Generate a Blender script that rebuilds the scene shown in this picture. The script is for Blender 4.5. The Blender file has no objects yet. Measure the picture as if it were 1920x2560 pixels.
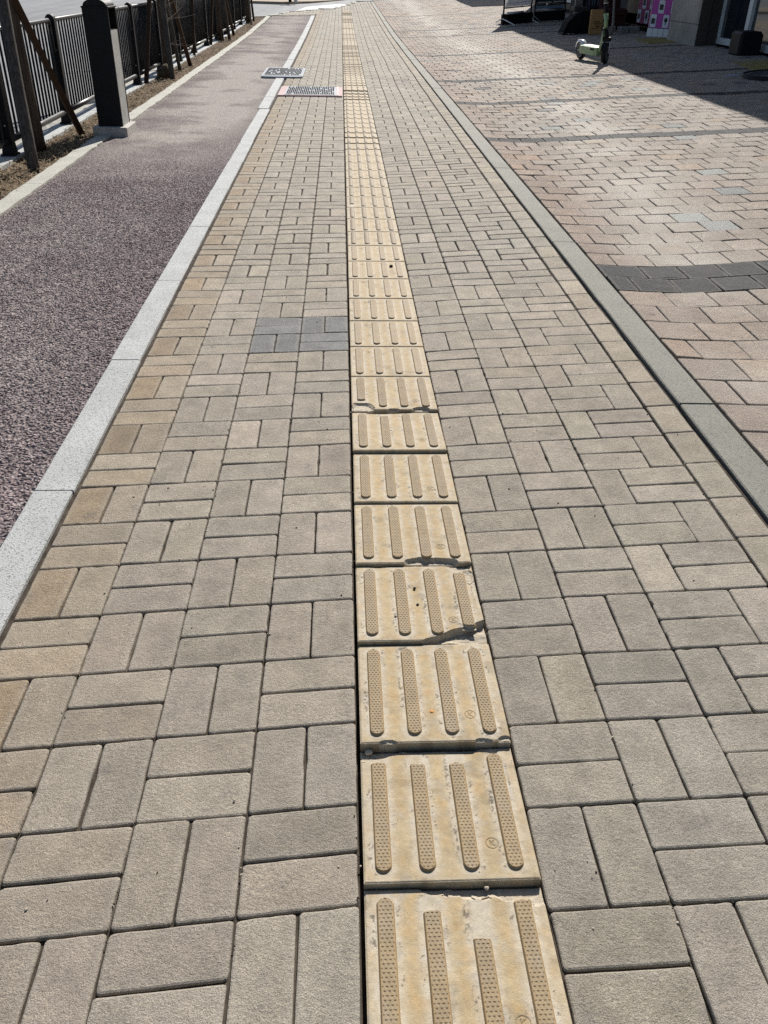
import bpy, math, random
import numpy as np
from mathutils import Vector, Matrix
random.seed(5); RNG=np.random.default_rng(7)
sc=bpy.context.scene; COL=sc.collection
R=math.radians
# ------------------------------------------------------------------ ground shape
_GX=[-9,-.3,.3,.5,.71,1.01,1.13,1.26,1.4,1.6,12,40]
_GZ=[0,0,0,.012,.022,.038,.044,.042,.036,.035,.033+10.4*.055,.62]
def zy(Y): return .0145*1.5*np.logaddexp(0,(np.asarray(Y,float)-21.5)/1.5)
def g(X,Y):
    X=np.asarray(X,float);Y=np.asarray(Y,float)
    z=np.interp(X,_GX,_GZ)+zy(Y)
    wr=np.interp(X,[.31,.5,.95,1.12],[0,1,1,0])*np.clip((Y-1.5)/2,0,1)
    wp=np.interp(X,[1.30,1.7,5.8,6.3],[0,1,1,.3])
    wl=np.interp(X,[-.80,-.6,-.2,-.02],[0,1,1,0])*np.clip((Y-2)/2,0,1)
    return z+.030*wr*(fbm(X*1.6+3,Y*.85,2,41)-.5)+.026*wp*(fbm(X*.9+1,Y*.55,3,42)-.5)+.010*wl*(fbm(X*1.6,Y*.7,2,43)-.5)
def gf(X,Y): return float(g(X,Y))
# ------------------------------------------------------------------ noise
def vnoise(x,y,seed=0):
    x=np.asarray(x,float);y=np.asarray(y,float)
    xi=np.floor(x).astype(np.int64);yi=np.floor(y).astype(np.int64);fx=x-xi;fy=y-yi
    fx=fx*fx*(3-2*fx);fy=fy*fy*(3-2*fy)
    def h(a,b):
        n=(a*374761393+b*668265263+seed*982451653)&0xffffffff
        n=((n^(n>>13))*1274126177)&0xffffffff
        return ((n^(n>>16))&0xffff)/65535.
    return (h(xi,yi)*(1-fx)+h(xi+1,yi)*fx)*(1-fy)+(h(xi,yi+1)*(1-fx)+h(xi+1,yi+1)*fx)*fy
def fbm(x,y,o=3,seed=0):
    s=0;a=.5
    for i in range(o):
        s=s+a*vnoise(x*2**i,y*2**i,seed+i);a*=.5
    return s/(1-.5**o)
def smooth(t): t=np.clip(t,0,1);return t*t*(3-2*t)
# ------------------------------------------------------------------ mesh building
class MB:
    def __init__(s): s.v=[];s.f=[];s.mi=[];s.sm=[]
    def add(s,vs,fs,m=0,smooth=False):
        b=len(s.v);s.v+= [tuple(v) for v in vs]
        for f in fs: s.f.append([i+b for i in f]);s.mi.append(m);s.sm.append(smooth)
    def box(s,c,d,m=0,rz=0,bev=0,M=None):
        x,y,z=[k/2 for k in d];b=min(bev,x*.9,y*.9,z*.9)
        if b<=0:
            vs=[(i*x,j*y,k*z) for k in(-1,1) for j in(-1,1) for i in(-1,1)]
            fs=[(0,2,3,1),(4,5,7,6),(0,1,5,4),(2,6,7,3),(0,4,6,2),(1,3,7,5)]
        else:
            vs=[];fs=[]
            o=lambda w,h,zz:[(-w,-h,zz),(w,-h,zz),(w,h,zz),(-w,h,zz)]
            def ring(w,h,zz,cb): return [(-w+cb,-h,zz),(w-cb,-h,zz),(w,-h+cb,zz),(w,h-cb,zz),(w-cb,h,zz),(-w+cb,h,zz),(-w,h-cb,zz),(-w,-h+cb,zz)]
            rs=[ring(x-b,y-b,-z,b*.5),ring(x,y,-z+b,b),ring(x,y,z-b,b),ring(x-b,y-b,z,b*.5)]
            for r in rs: vs+=r
            for k in range(3):
                for i in range(8):
                    j=(i+1)%8;fs.append((k*8+i,k*8+j,k*8+8+j,k*8+8+i))
            fs.append(tuple(reversed(range(8))));fs.append(tuple(range(24,32)))
        T=Matrix.Translation(c)@Matrix.Rotation(rz,4,'Z')
        if M is not None: T=M@T
        s.add([T@Vector(v) for v in vs],fs,m)
    def tube(s,pts,rad,n=8,m=0,cap=True,smooth=True,flat=None):
        P=[Vector(p) for p in pts];rs=rad if hasattr(rad,'__len__') else [rad]*len(P)
        vs=[];fs=[];prev=None
        for i,p in enumerate(P):
            t=(P[min(i+1,len(P)-1)]-P[max(i-1,0)]).normalized()
            if prev is None:
                a=Vector((0,0,1)) if abs(t.z)<.9 else Vector((1,0,0))
                u=t.cross(a).normalized()
            else: u=(prev-t*prev.dot(t)).normalized()
            prev=u;w=t.cross(u)
            for k in range(n):
                an=2*math.pi*k/n;vs.append(p+rs[i]*(math.cos(an)*u+math.sin(an)*w))
        for i in range(len(P)-1):
            for k in range(n):
                a=i*n+k;b=i*n+(k+1)%n;fs.append((a,b,b+n,a+n))
        if cap: fs.append(tuple(reversed(range(n))));fs.append(tuple(range((len(P)-1)*n,len(P)*n)))
        s.add(vs,fs,m,smooth)
    def prism(s,poly,z0,z1,m=0,M=None):
        n=len(poly);vs=[Vector((p[0],p[1],z0)) for p in poly]+[Vector((p[0],p[1],z1)) for p in poly]
        if M is not None: vs=[M@v for v in vs]
        fs=[tuple(reversed(range(n))),tuple(range(n,2*n))]+[(i,(i+1)%n,n+(i+1)%n,n+i) for i in range(n)]
        s.add(vs,fs,m)
    def lathe(s,prof,n=24,m=0,M=None,smooth=True):
        vs=[];fs=[]
        for r,z in prof:
            for k in range(n):
                a=2*math.pi*k/n;vs.append(Vector((r*math.cos(a),r*math.sin(a),z)))
        if M is not None: vs=[M@v for v in vs]
        for i in range(len(prof)-1):
            for k in range(n):
                a=i*n+k;b=i*n+(k+1)%n;fs.append((a,b,b+n,a+n))
        s.add(vs,fs,m,smooth)
    def build(s,name,mats,parent=None):
        me=bpy.data.meshes.new(name);me.from_pydata(s.v,[],s.f);me.update()
        for mt in (mats if isinstance(mats,(list,tuple)) else [mats]): me.materials.append(mt)
        me.polygons.foreach_set('material_index',s.mi);me.polygons.foreach_set('use_smooth',s.sm)
        return link(name,me,parent)
def link(name,me,parent=None):
    o=bpy.data.objects.new(name,me);COL.objects.link(o)
    if parent is not None: o.parent=parent
    return o
def npmesh(name,V,F,mat,parent=None,smooth=False,attrs=()):
    """V Nx3, F MxK (one polygon size) or list of such arrays."""
    Fs=F if isinstance(F,list) else [F]
    me=bpy.data.meshes.new(name);me.vertices.add(len(V));me.vertices.foreach_set('co',np.asarray(V,np.float32).ravel())
    tot=np.concatenate([np.full(len(f),f.shape[1],np.int32) for f in Fs]);idx=np.concatenate([f.ravel() for f in Fs]).astype(np.int32)
    me.loops.add(len(idx));me.loops.foreach_set('vertex_index',idx)
    me.polygons.add(len(tot));st=np.concatenate([[0],np.cumsum(tot)[:-1]]).astype(np.int32)
    me.polygons.foreach_set('loop_start',st);me.polygons.foreach_set('loop_total',tot)
    me.polygons.foreach_set('use_smooth',np.full(len(tot),bool(smooth)))
    me.update(calc_edges=True);me.validate()
    for an,dom,arr in attrs:
        a=me.attributes.new(an,'FLOAT_COLOR',dom);arr=np.asarray(arr,np.float32)
        if arr.shape[1]==3: arr=np.concatenate([arr,np.ones((len(arr),1),np.float32)],1)
        a.data.foreach_set('color',arr.ravel())
    me.materials.append(mat)
    return link(name,me,parent)
def grid(x0,x1,y0,y1,dx,dy,zf):
    nx=max(1,int(round((x1-x0)/dx)));ny=max(1,int(round((y1-y0)/dy)))
    X,Y=np.meshgrid(np.linspace(x0,x1,nx+1),np.linspace(y0,y1,ny+1))
    V=np.stack([X,Y,zf(X,Y)],-1).reshape(-1,3);I=np.arange((nx+1)*(ny+1)).reshape(ny+1,nx+1)
    F=np.stack([I[:-1,:-1],I[:-1,1:],I[1:,1:],I[1:,:-1]],-1).reshape(-1,4);return V,F
def empty(name,loc,rz=0):
    o=bpy.data.objects.new(name,None);COL.objects.link(o);o.location=loc;o.rotation_euler.z=rz;o.empty_display_size=.1;return o
def tag(o,label,cat,group=None):
    o['label']=label;o['category']=cat;o['kind']='thing'
    if group: o['group']=group
    return o
def struct(o): o['kind']='structure';return o
# ------------------------------------------------------------------ materials
class NT:
    def __init__(s,name):
        s.m=bpy.data.materials.new(name);s.m.use_nodes=True;s.t=s.m.node_tree
        s.b=s.t.nodes['Principled BSDF'];s.pos=s.n('ShaderNodeNewGeometry').outputs['Position']
    def n(s,ty,ins=None,**pr):
        x=s.t.nodes.new(ty)
        for k,v in pr.items(): setattr(x,k,v)
        for k,v in (ins or {}).items(): s.put(x.inputs[k],v)
        return x
    def put(s,sock,v):
        if isinstance(v,bpy.types.NodeSocket): s.t.links.new(v,sock)
        else: sock.default_value=v
    def noise(s,scale,detail=3,rough=.55,vec=None):
        return s.n('ShaderNodeTexNoise',{'Vector':vec or s.pos,'Scale':scale,'Detail':detail,'Roughness':rough}).outputs['Fac']
    def vor(s,scale,out='Distance',vec=None,feat='F1',rnd=1.):
        x=s.n('ShaderNodeTexVoronoi',{'Vector':vec or s.pos,'Scale':scale,'Randomness':rnd},feature=feat);return x.outputs[out]
    def rng(s,v,a,b,c=0.,d=1.): 
        return s.n('ShaderNodeMapRange',{0:v,1:a,2:b,3:c,4:d}).outputs[0]
    def math(s,op,a,b=0.):
        return s.n('ShaderNodeMath',{0:a,1:b},operation=op).outputs[0]
    def mix(s,f,a,b,bl='MIX'):
        x=s.n('ShaderNodeMix',data_type='RGBA',blend_type=bl)
        c=lambda v:(v if isinstance(v,bpy.types.NodeSocket) else (*v,1.))
        s.put(x.inputs[0],f);s.put(x.inputs[6],c(a));s.put(x.inputs[7],c(b));return x.outputs[2]
    def mul(s,col,f):   # multiply colour by a value
        x=s.n('ShaderNodeVectorMath',{0:col,3:f},operation='SCALE');return x.outputs[0]
    def attr(s,name,out='Color'): return s.n('ShaderNodeAttribute',attribute_name=name).outputs[out]
    def sep(s,col):
        x=s.n('ShaderNodeSeparateColor',{0:col});return x.outputs
    def xyz(s):
        x=s.n('ShaderNodeSeparateXYZ',{0:s.pos});return x.outputs
    def bump(s,h,strength=.5,dist=.002,prev=None):
        x=s.n('ShaderNodeBump',{'Height':h,'Strength':strength,'Distance':dist})
        if prev: s.t.links.new(prev,x.inputs['Normal'])
        return x.outputs['Normal']
    def out(s,col,rough=.8,normal=None,spec=.3,metal=0.):
        c=col if isinstance(col,bpy.types.NodeSocket) else (*col,1.)
        s.put(s.b.inputs['Base Color'],c);s.put(s.b.inputs['Roughness'],rough)
        s.b.inputs['Specular IOR Level'].default_value=spec;s.b.inputs['Metallic'].default_value=metal
        if normal is not None: s.put(s.b.inputs['Normal'],normal)
        return s.m
def paver_mat(name,coarse=1.,pale_streak=None):
    k=NT(name);c=k.attr('tint');rim=k.sep(k.attr('rim'))[0]
    blot=k.rng(k.noise(13,5,.6),.3,.72,.80,1.16)
    mid=k.rng(k.noise(75,3),.25,.75,.88,1.12)
    fine=k.noise(430/coarse,3,.8);grain=k.rng(fine,.32,.68,*((.50,1.48) if coarse==1. else (.34,1.66)))
    c=k.mul(k.mul(k.mul(c,blot),mid),grain)
    c=k.mix(k.math('MULTIPLY',rim,k.rng(k.noise(60,3),.3,.7,.15,.6)),c,k.mix(.6,c,(.43,.395,.34)))
    c=k.mix(k.rng(k.noise(17,3),.60,.80,0,.45),c,(.15,.14,.14))
    if pale_streak:  # pale diagonal streak and faint pale blotches over the pavers
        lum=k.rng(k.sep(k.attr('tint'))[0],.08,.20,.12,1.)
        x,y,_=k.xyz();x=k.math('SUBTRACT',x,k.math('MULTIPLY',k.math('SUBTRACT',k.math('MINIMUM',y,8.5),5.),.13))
        a=k.math('SUBTRACT',1.,k.math('ABSOLUTE',k.math('DIVIDE',k.math('SUBTRACT',x,pale_streak[0]),pale_streak[1])))
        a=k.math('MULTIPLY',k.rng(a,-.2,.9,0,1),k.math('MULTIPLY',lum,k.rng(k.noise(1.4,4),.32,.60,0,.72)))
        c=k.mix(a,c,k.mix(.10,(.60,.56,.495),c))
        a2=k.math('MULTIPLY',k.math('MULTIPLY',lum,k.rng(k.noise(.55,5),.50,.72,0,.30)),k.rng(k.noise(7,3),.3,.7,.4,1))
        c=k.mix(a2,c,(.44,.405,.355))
    sp=k.rng(k.vor(170,'Distance'),.10,.055,0,1);sp=k.math('MULTIPLY',sp,k.rng(k.noise(40,1),.52,.60,0,1))
    c=k.mix(k.math('MULTIPLY',sp,.8),c,(.80,.78,.72))
    gum=k.math('MULTIPLY',k.rng(k.math('ADD',k.vor(3.3),k.math('MULTIPLY',k.noise(40,2),.03)),.085,.055),k.rng(k.noise(1.7,1),.50,.54))
    c=k.mix(k.math('MULTIPLY',gum,.55),c,(.085,.08,.078))
    h=k.math('ADD',k.math('MULTIPLY',fine,1.),k.math('MULTIPLY',k.noise(140,2),.8))
    return k.out(c,.82,k.bump(h,.95,.0034*coarse**1.5),.25)
def simple(name,col,rough=.6,var=.15,scale=20,spec=.3,metal=0.,bump=0.):
    k=NT(name);f=k.rng(k.noise(scale,4),.25,.75,1-var,1+var)
    rgb=k.n('ShaderNodeRGB').outputs[0];rgb.default_value=(*col,1)
    return k.out(k.mul(rgb,f),rough,k.bump(k.noise(scale*8,3),bump,.002) if bump else None,spec,metal)
M={}
M['paver']=paver_mat('grey_paver')
M['pink']=paver_mat('pink_paver',1.7,pale_streak=(2.0,.46))
def m_slab():
    k=NT('buff_tactile_concrete');w=k.sep(k.attr('wear_shade'))
    a=k.rng(k.noise(14,4,.6),.35,.66);b=k.rng(k.noise(33,4),.45,.75,0,.65)
    c=k.mix(a,(.415,.328,.195),(.345,.262,.148));c=k.mix(b,c,(.425,.275,.118))
    c=k.mix(k.rng(k.noise(22,3,.6),.55,.76,0,.6),c,(.36,.33,.29))
    c=k.mix(w[0],c,(.47,.425,.345));c=k.mix(w[1],c,(.055,.042,.026))
    c=k.mix(w[2],c,k.mix(k.noise(120,3),(.50,.43,.32),(.36,.315,.245)))
    fine=k.noise(600,2,.7);c=k.mul(c,k.rng(fine,.3,.7,.84,1.16))
    pit=k.math('MULTIPLY',k.rng(k.vor(95),.13,.08),k.rng(k.noise(25,2),.60,.68))
    c=k.mix(k.math('MULTIPLY',pit,.85),c,(.07,.06,.05))
    c=k.mul(c,k.rng(k.noise(2.1,2),.3,.7,.93,1.06));c=k.mul(c,k.rng(k.noise(70,4,.65),.3,.7,.86,1.13))
    sp=k.math('MULTIPLY',k.rng(k.vor(210),.09,.05),k.rng(k.noise(45,1),.55,.62));c=k.mix(sp,c,(.8,.76,.66))
    return k.out(c,.75,k.bump(k.math('ADD',fine,k.math('MULTIPLY',k.noise(90,3),1.2)),.5,.0016),.3)
M['slab']=m_slab()
def m_bar():
    k=NT('worn_bar_concrete');w=k.sep(k.attr('wear_shade'))
    c=k.mix(k.rng(k.noise(30,4),.35,.65),(.305,.229,.130),(.255,.190,.110));c=k.mix(k.rng(k.noise(9,3),.5,.7,0,.5),c,(.30,.25,.19))
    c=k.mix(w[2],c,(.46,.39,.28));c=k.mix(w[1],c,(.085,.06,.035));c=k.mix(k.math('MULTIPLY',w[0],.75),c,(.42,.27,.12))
    fine=k.noise(600,2,.7);c=k.mul(c,k.rng(fine,.3,.7,.8,1.2))
    sp=k.math('MULTIPLY',k.rng(k.vor(230),.10,.05),k.rng(k.noise(50,1),.55,.62));c=k.mix(sp,c,(.8,.75,.62))
    return k.out(c,.7,k.bump(fine,.4,.0015),.35)
M['bar']=m_bar()
def m_granite(name,c1,c2,c3):
    k=NT(name);a=k.noise(210,4,.8);b=k.vor(260,'Color');b=k.sep(b)[0]
    c=k.mix(k.rng(a,.35,.65),c1,c2);c=k.mix(k.rng(b,.80,.9,0,.75),c,c3);c=k.mul(c,k.rng(k.noise(5,4),.3,.7,.9,1.08))
    c=k.mix(k.rng(k.noise(16,4,.6),.62,.78,0,.35),c,(.33,.30,.25))
    return k.out(c,.8,k.bump(a,.9,.0045),.25)
M['kerb_white']=m_granite('white_granite',(.43,.44,.432),(.55,.558,.548),(.20,.205,.205))
M['kerb_grey']=m_granite('green_grey_granite',(.225,.218,.188),(.30,.292,.252),(.13,.13,.115))
M['kerb_pale']=m_granite('pale_concrete_kerb',(.42,.41,.36),(.53,.52,.46),(.30,.29,.26))
def m_asphalt():
    k=NT('red_porous_asphalt');x,y,_=k.xyz()
    nf=k.rng(y,7.6,5.0,0,1)            # coarse modelled stones near, finer shaded grain further on
    ce=k.vor(92,'Color');v=k.vor(92);r=k.sep(ce)
    c=k.mix(r[0],k.mix(nf,(.135,.095,.097),(.232,.172,.172)),k.mix(nf,(.31,.25,.245),(.365,.297,.292)))
    c=k.mix(k.rng(r[1],.80,.90,0,.8),c,(.44,.39,.365))
    big=k.rng(k.noise(1.7,4),.35,.68);c=k.mix(k.math('MULTIPLY',big,.5),c,k.mix(r[2],(.19,.160,.158),(.31,.285,.275)))
    c=k.mix(k.math('MULTIPLY',k.rng(v,.38,.60,0,.95),k.rng(nf,0,1,1,.45)),c,(.022,.017,.018))
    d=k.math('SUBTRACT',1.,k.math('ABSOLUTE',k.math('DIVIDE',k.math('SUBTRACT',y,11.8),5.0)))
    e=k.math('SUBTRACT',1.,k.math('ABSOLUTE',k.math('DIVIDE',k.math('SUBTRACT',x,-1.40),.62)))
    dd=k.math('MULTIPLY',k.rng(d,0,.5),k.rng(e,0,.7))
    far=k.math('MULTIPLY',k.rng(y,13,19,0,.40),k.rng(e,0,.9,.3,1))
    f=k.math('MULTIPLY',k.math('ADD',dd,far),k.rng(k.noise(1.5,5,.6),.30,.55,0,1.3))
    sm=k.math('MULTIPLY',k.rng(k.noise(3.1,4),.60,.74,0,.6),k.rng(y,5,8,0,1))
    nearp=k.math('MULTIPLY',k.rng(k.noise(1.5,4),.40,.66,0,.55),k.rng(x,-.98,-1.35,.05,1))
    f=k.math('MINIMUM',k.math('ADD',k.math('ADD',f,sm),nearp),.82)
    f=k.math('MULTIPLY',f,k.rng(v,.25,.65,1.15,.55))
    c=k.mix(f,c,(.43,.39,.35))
    c=k.mul(c,k.rng(k.noise(42,3,.75),.3,.7,.66,1.34))
    return k.out(c,.88,k.bump(k.math('SUBTRACT',1.,v),.9,.006),.2)
M['cycle']=m_asphalt()
def m_road():
    k=NT('worn_road_asphalt');a=k.noise(160,2);c=k.mix(a,(.17,.174,.18),(.27,.276,.284))
    st=k.n('ShaderNodeMapping',{'Vector':k.pos,'Scale':(1.6,.05,1.)}).outputs[0]
    c=k.mul(c,k.rng(k.noise(1.3,4,vec=st),.3,.7,.82,1.18));c=k.mul(c,k.rng(k.noise(.6,4),.3,.7,.9,1.1))
    c=k.mix(k.rng(k.vor(.42,feat='DISTANCE_TO_EDGE'),.012,.004,0,.35),c,(.10,.10,.10))
    return k.out(c,.75,k.bump(a,.3,.004),.2)
M['road']=m_road()
M['gutter']=simple('gutter_concrete',(.36,.345,.30),.75,.14,5,bump=.3)
def m_soil():
    k=NT('dry_soil');a=k.noise(38,5,.65);c=k.mix(k.rng(a,.35,.65),(.055,.036,.025),(.20,.145,.095))
    c=k.mix(k.rng(k.noise(4,3),.45,.65,0,.5),c,(.14,.09,.062));c=k.mix(k.rng(k.vor(60),.12,.07,0,.6),c,(.42,.38,.32))
    return k.out(c,.95,k.bump(a,1.,.02),.1)
M['soil']=m_soil()
M['straw']=simple('dry_straw',(.26,.19,.105),.85,.55,30)
M['bed']=simple('joint_sand',(.062,.051,.040),.95,.55,25,spec=.1,bump=.6)
M['gap']=simple('dark_joint_soil',(.045,.036,.027),.95,.6,40,spec=.05)
M['ground']=simple('packed_ground',(.16,.14,.11),.9,.3,.5)
M['black']=simple('black_powder_coat',(.0075,.0075,.009),.55,.25,8,spec=.22)
M['rail']=simple('dark_grey_rail',(.018,.018,.021),.40,.2,8,spec=.4)
M['bpanel']=simple('brushed_grey_panel',(.40,.40,.38),.55,.22,9,metal=.0)
M['plinth']=simple('cast_concrete',(.44,.42,.39),.8,.2,16,bump=.4)
def m_wood(name,c1,c2):
    k=NT(name);st=k.n('ShaderNodeMapping',{'Vector':k.pos,'Scale':(40,40,2.)}).outputs[0]
    a=k.noise(1.5,4,.65,vec=st);c=k.mix(k.rng(a,.3,.7),c1,c2);return k.out(c,.85,k.bump(a,.7,.006),.15)
M['stake']=m_wood('weathered_stake',(.030,.027,.025),(.12,.108,.096))
M['stake_brown']=m_wood('brown_stake',(.030,.018,.012),(.070,.042,.026))
M['bark']=m_wood('tree_bark',(.035,.027,.022),(.11,.085,.065))
M['twig']=simple('twig_bark',(.24,.20,.165),.8,.3,30)
M['rope']=simple('root_wrap',(.10,.075,.045),.95,.5,25,bump=.8)
M['steel']=simple('worn_steel',(.33,.36,.40),.7,.2,14,spec=.3)
M['steel_dark']=simple('iron_recess',(.022,.022,.025),.9,.3,30,spec=.05)
M['steel_red']=simple('pink_frame_concrete',(.47,.33,.32),.75,.14,10)
M['mint']=simple('mint_green_paint',(.25,.37,.20),.4,.06,6,spec=.5)
M['olive']=simple('olive_grey_paint',(.065,.085,.060),.45,.1,6,spec=.5)
M['rubber']=simple('tyre_rubber',(.012,.012,.013),.75,.2,30)
M['chrome']=simple('silver_plastic',(.62,.63,.65),.25,.05,6,spec=.7)
M['orange']=simple('orange_reflector',(.55,.22,.03),.35,.05,6)
M['white']=simple('white_board',(.72,.73,.74),.5,.05,5)
def m_fabric():
    k=NT('white_poster_film');k.out((.72,.73,.74),.6)
    t=k.n('ShaderNodeBsdfTranslucent',{'Color':(.80,.80,.82,1)});mx=k.n('ShaderNodeMixShader',{0:.6})
    k.t.links.new(k.b.outputs[0],mx.inputs[1]);k.t.links.new(t.outputs[0],mx.inputs[2])
    k.t.links.new(mx.outputs[0],k.t.nodes['Material Output'].inputs['Surface']);return k.m
M['film']=m_fabric()
M['red']=simple('red_print',(.62,.16,.10),.6,.1,40)
M['greytext']=simple('grey_print',(.40,.34,.32),.6,.1,40)
M['cloth']=simple('black_cloth',(.0075,.0075,.009),.8,.2,10,spec=.15)
M['board']=simple('dark_board',(.030,.030,.034),.55,.2,6)
M['paletxt']=simple('pale_lettering',(.50,.48,.44),.6,.1,40)
M['card']=simple('cardboard',(.36,.205,.085),.8,.12,10)
M['cardprint']=simple('cardboard_print',(.07,.035,.02),.8,.1,10)
M['maroon']=simple('maroon_fabric',(.045,.014,.013),.8,.25,12)
M['timber']=simple('grey_timber',(.20,.175,.15),.85,.2,20)
M['stone']=simple('grey_stone',(.22,.21,.20),.85,.2,15,bump=.5)
M['pinkprint']=simple('magenta_print',(.42,.07,.36),.5,.05,3)
M['redprint']=simple('crimson_print',(.33,.05,.16),.5,.08,3)
M['whitesticker']=simple('white_sticker',(.62,.66,.72),.5,.06,4)
M['dark_pic']=simple('dark_picture',(.025,.028,.04),.4,.3,40)
M['blue_pic']=simple('blue_grey_picture',(.16,.24,.33),.4,.3,40)
def m_clad():
    k=NT('stone_cladding');br=k.n('ShaderNodeTexBrick',{'Scale':1.,'Color1':(.33,.31,.285,1),'Color2':(.27,.255,.235,1),'Mortar':(.06,.055,.05,1),'Mortar Size':.006,'Brick Width':4.,'Row Height':.62})
    mp=k.n('ShaderNodeMapping',{'Vector':k.pos,'Rotation':(R(90),0,R(90))}).outputs[0]
    x,y,z=k.xyz();v=k.n('ShaderNodeCombineXYZ',{0:y,1:z}).outputs[0];k.t.links.new(v,br.inputs['Vector'])
    st=k.noise(60,3);c=k.mul(br.outputs['Color'],k.rng(st,.3,.7,.75,1.25));c=k.mul(c,k.rng(k.noise(2.5,4),.3,.7,.75,1.2))
    return k.out(c,.7,k.bump(st,.3,.003),.3)
M['clad']=m_clad()
M['clad_dark']=simple('dark_cladding',(.055,.045,.038),.5,.25,40,spec=.4)
M['render']=simple('wall_render',(.42,.40,.37),.85,.1,4,bump=.3)
M['glass']=simple('dark_window_glass',(.012,.018,.026),.04,.2,3,spec=.9)
M['alu']=simple('white_frame_paint',(.62,.65,.67),.45,.1,12)
M['mat_y']=simple('faded_yellow_tactile',(.30,.235,.085),.8,.2,20)
M['leaf']=simple('dry_leaf',(.55,.24,.05),.7,.2,60)
M['pebble']=simple('pebble',(.50,.44,.34),.85,.15,80,bump=.5)
M['dark_pebble']=simple('dark_pebble',(.05,.042,.035),.9,.2,80)
M['iron']=simple('cast_iron_grey',(.10,.105,.115),.55,.25,30)
# ------------------------------------------------------------------ pavers
def rects_mesh(name,rc,tint,mat,gap,cham,zoff=None,detail=1,depth=.05,seed=0,jit=.0012,shear=0.,tilt=.0016):
    """rc Nx4 x0,x1,y0,y1 ; one bevelled block each, laid on the ground shape."""
    rc=np.asarray(rc,float);N=len(rc);r=np.random.default_rng(seed)
    cx=(rc[:,0]+rc[:,1])/2;cy=(rc[:,2]+rc[:,3])/2;hw=(rc[:,1]-rc[:,0])/2-gap/2;hh=(rc[:,3]-rc[:,2])/2-gap/2
    hw=hw-r.uniform(0,jit,N);hh=hh-r.uniform(0,jit,N);cx=cx+r.uniform(-jit,jit,N);cy=cy+r.uniform(-jit,jit,N)
    # outline of unit rounded rectangle: list of (sx,sy,ox,oy)
    pts=[]
    ns=detail
    cr=.006
    cor=[(1,-1),(1,1),(-1,1),(-1,-1)]
    for i,(sx,sy) in enumerate(cor):
        a0=[-90,0,90,180][i]
        nseg=2 if detail>1 else 1
        for k in range(nseg+1):
            a=R(a0+90*k/nseg);pts.append((sx,sy,-sx*cr+cr*math.cos(a),-sy*cr+cr*math.sin(a)))
        if ns>1:
            nx=cor[(i+1)%4]
            for k in range(1,ns): 
                t=k/ns;pts.append((sx+(nx[0]-sx)*t,sy+(nx[1]-sy)*t,0,0) )
    P=np.array(pts);n=len(P)
    # for edge points offsets zero -> lie on the boundary
    bx=P[None,:,0]*hw[:,None]+P[None,:,2];by=P[None,:,1]*hh[:,None]+P[None,:,3]
    if detail>1:
        ang=np.arctan2(by,bx);L=np.hypot(bx,by)
        wob=(vnoise((bx+cx[:,None])*90,(by+cy[:,None])*90,seed)-.5)*.0022-np.maximum(0,vnoise((bx+cx[:,None])*38,(by+cy[:,None])*38,seed+3)-.82)*.016
        bx=bx*(1+wob/L);by=by*(1+wob/L)
    def ring(ins,dz):
        fx=1-ins/hw[:,None];fy=1-ins/hh[:,None];return bx*fx,by*fy,dz
    rings=[ring(0,-depth),ring(0,-cham*.95),ring(cham*.30,-cham*.35),ring(cham,0.),ring(cham+.013,.0002)]
    tx=r.normal(0,tilt,N);ty=r.normal(0,tilt,N);tz=r.normal(0,tilt*.6,N)
    if zoff is not None: tz=tz+zoff
    rot=r.normal(0,.004,N)
    V=[]
    for x,y,dz in rings:
        X=cx[:,None]+x*np.cos(rot)[:,None]-y*np.sin(rot)[:,None];Y=cy[:,None]+x*np.sin(rot)[:,None]+y*np.cos(rot)[:,None]
        Y=Y+shear*np.minimum(X,0.)
        Z=g(X,Y)+tz[:,None]+tx[:,None]*x/hw[:,None]+ty[:,None]*y/hh[:,None]+dz
        V.append(np.stack([X,Y,Z],-1))
    V=np.stack(V,1)                       # N,5,n,3
    nr=V.shape[1];base=(np.arange(N)*nr*n)[:,None,None]
    i=np.arange(n);j=(i+1)%n
    q=[]
    for k in range(nr-1): q.append(np.stack([k*n+i,k*n+j,(k+1)*n+j,(k+1)*n+i],-1))
    q=np.concatenate(q);Q=(base+q[None]).reshape(-1,4);T=(np.arange(N)*nr*n)[:,None]+(nr-1)*n+i[None]
    per=np.repeat(tint,len(q),0);fc=np.concatenate([per,tint])
    rim=np.zeros((N,nr,n,3));rim[:,:4]=1.
    return npmesh(name,V.reshape(-1,3),[Q,T],mat,attrs=[('tint','FACE',fc),('rim','POINT',rim.reshape(-1,3))])
def cb(a,b,n=2): # jittered colour
    pass
def edgeY(X):   # far edge of the pavement where the side street opens
    return np.interp(X,[-2.4,-1.68,-.18,.6,1.1,6],[28.2,31.4,34.0,38.9,39.4,39.6])
rects=[];tints=[];zo=[]
def addp(x0,x1,y0,y1,t,z=0.):
    rects.append((x0,x1,y0,y1));tints.append(t);zo.append(z)
G0=np.array([.330,.300,.258])
def tcol(kind,x,y):
    warm=np.array([1.07,1.0,.92]);cool=np.array([.985,1.0,.985])
    t=G0*np.exp(random.gauss(0,.065))*np.array([1+random.gauss(0,.010),1,1+random.gauss(0,.014)])
    u=float(fbm(np.array(x*1.3+5),np.array(y*.5),3,11))
    t=t*(warm*(u)+np.array([.97,1.,.98])*(1-u))
    if kind=='k': t=t*np.array([1.01,.98,.93])
    return t
bx=[-.006,-.207,-.406,-.604,-.802]
Y0L=.172;PL=.2013
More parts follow.
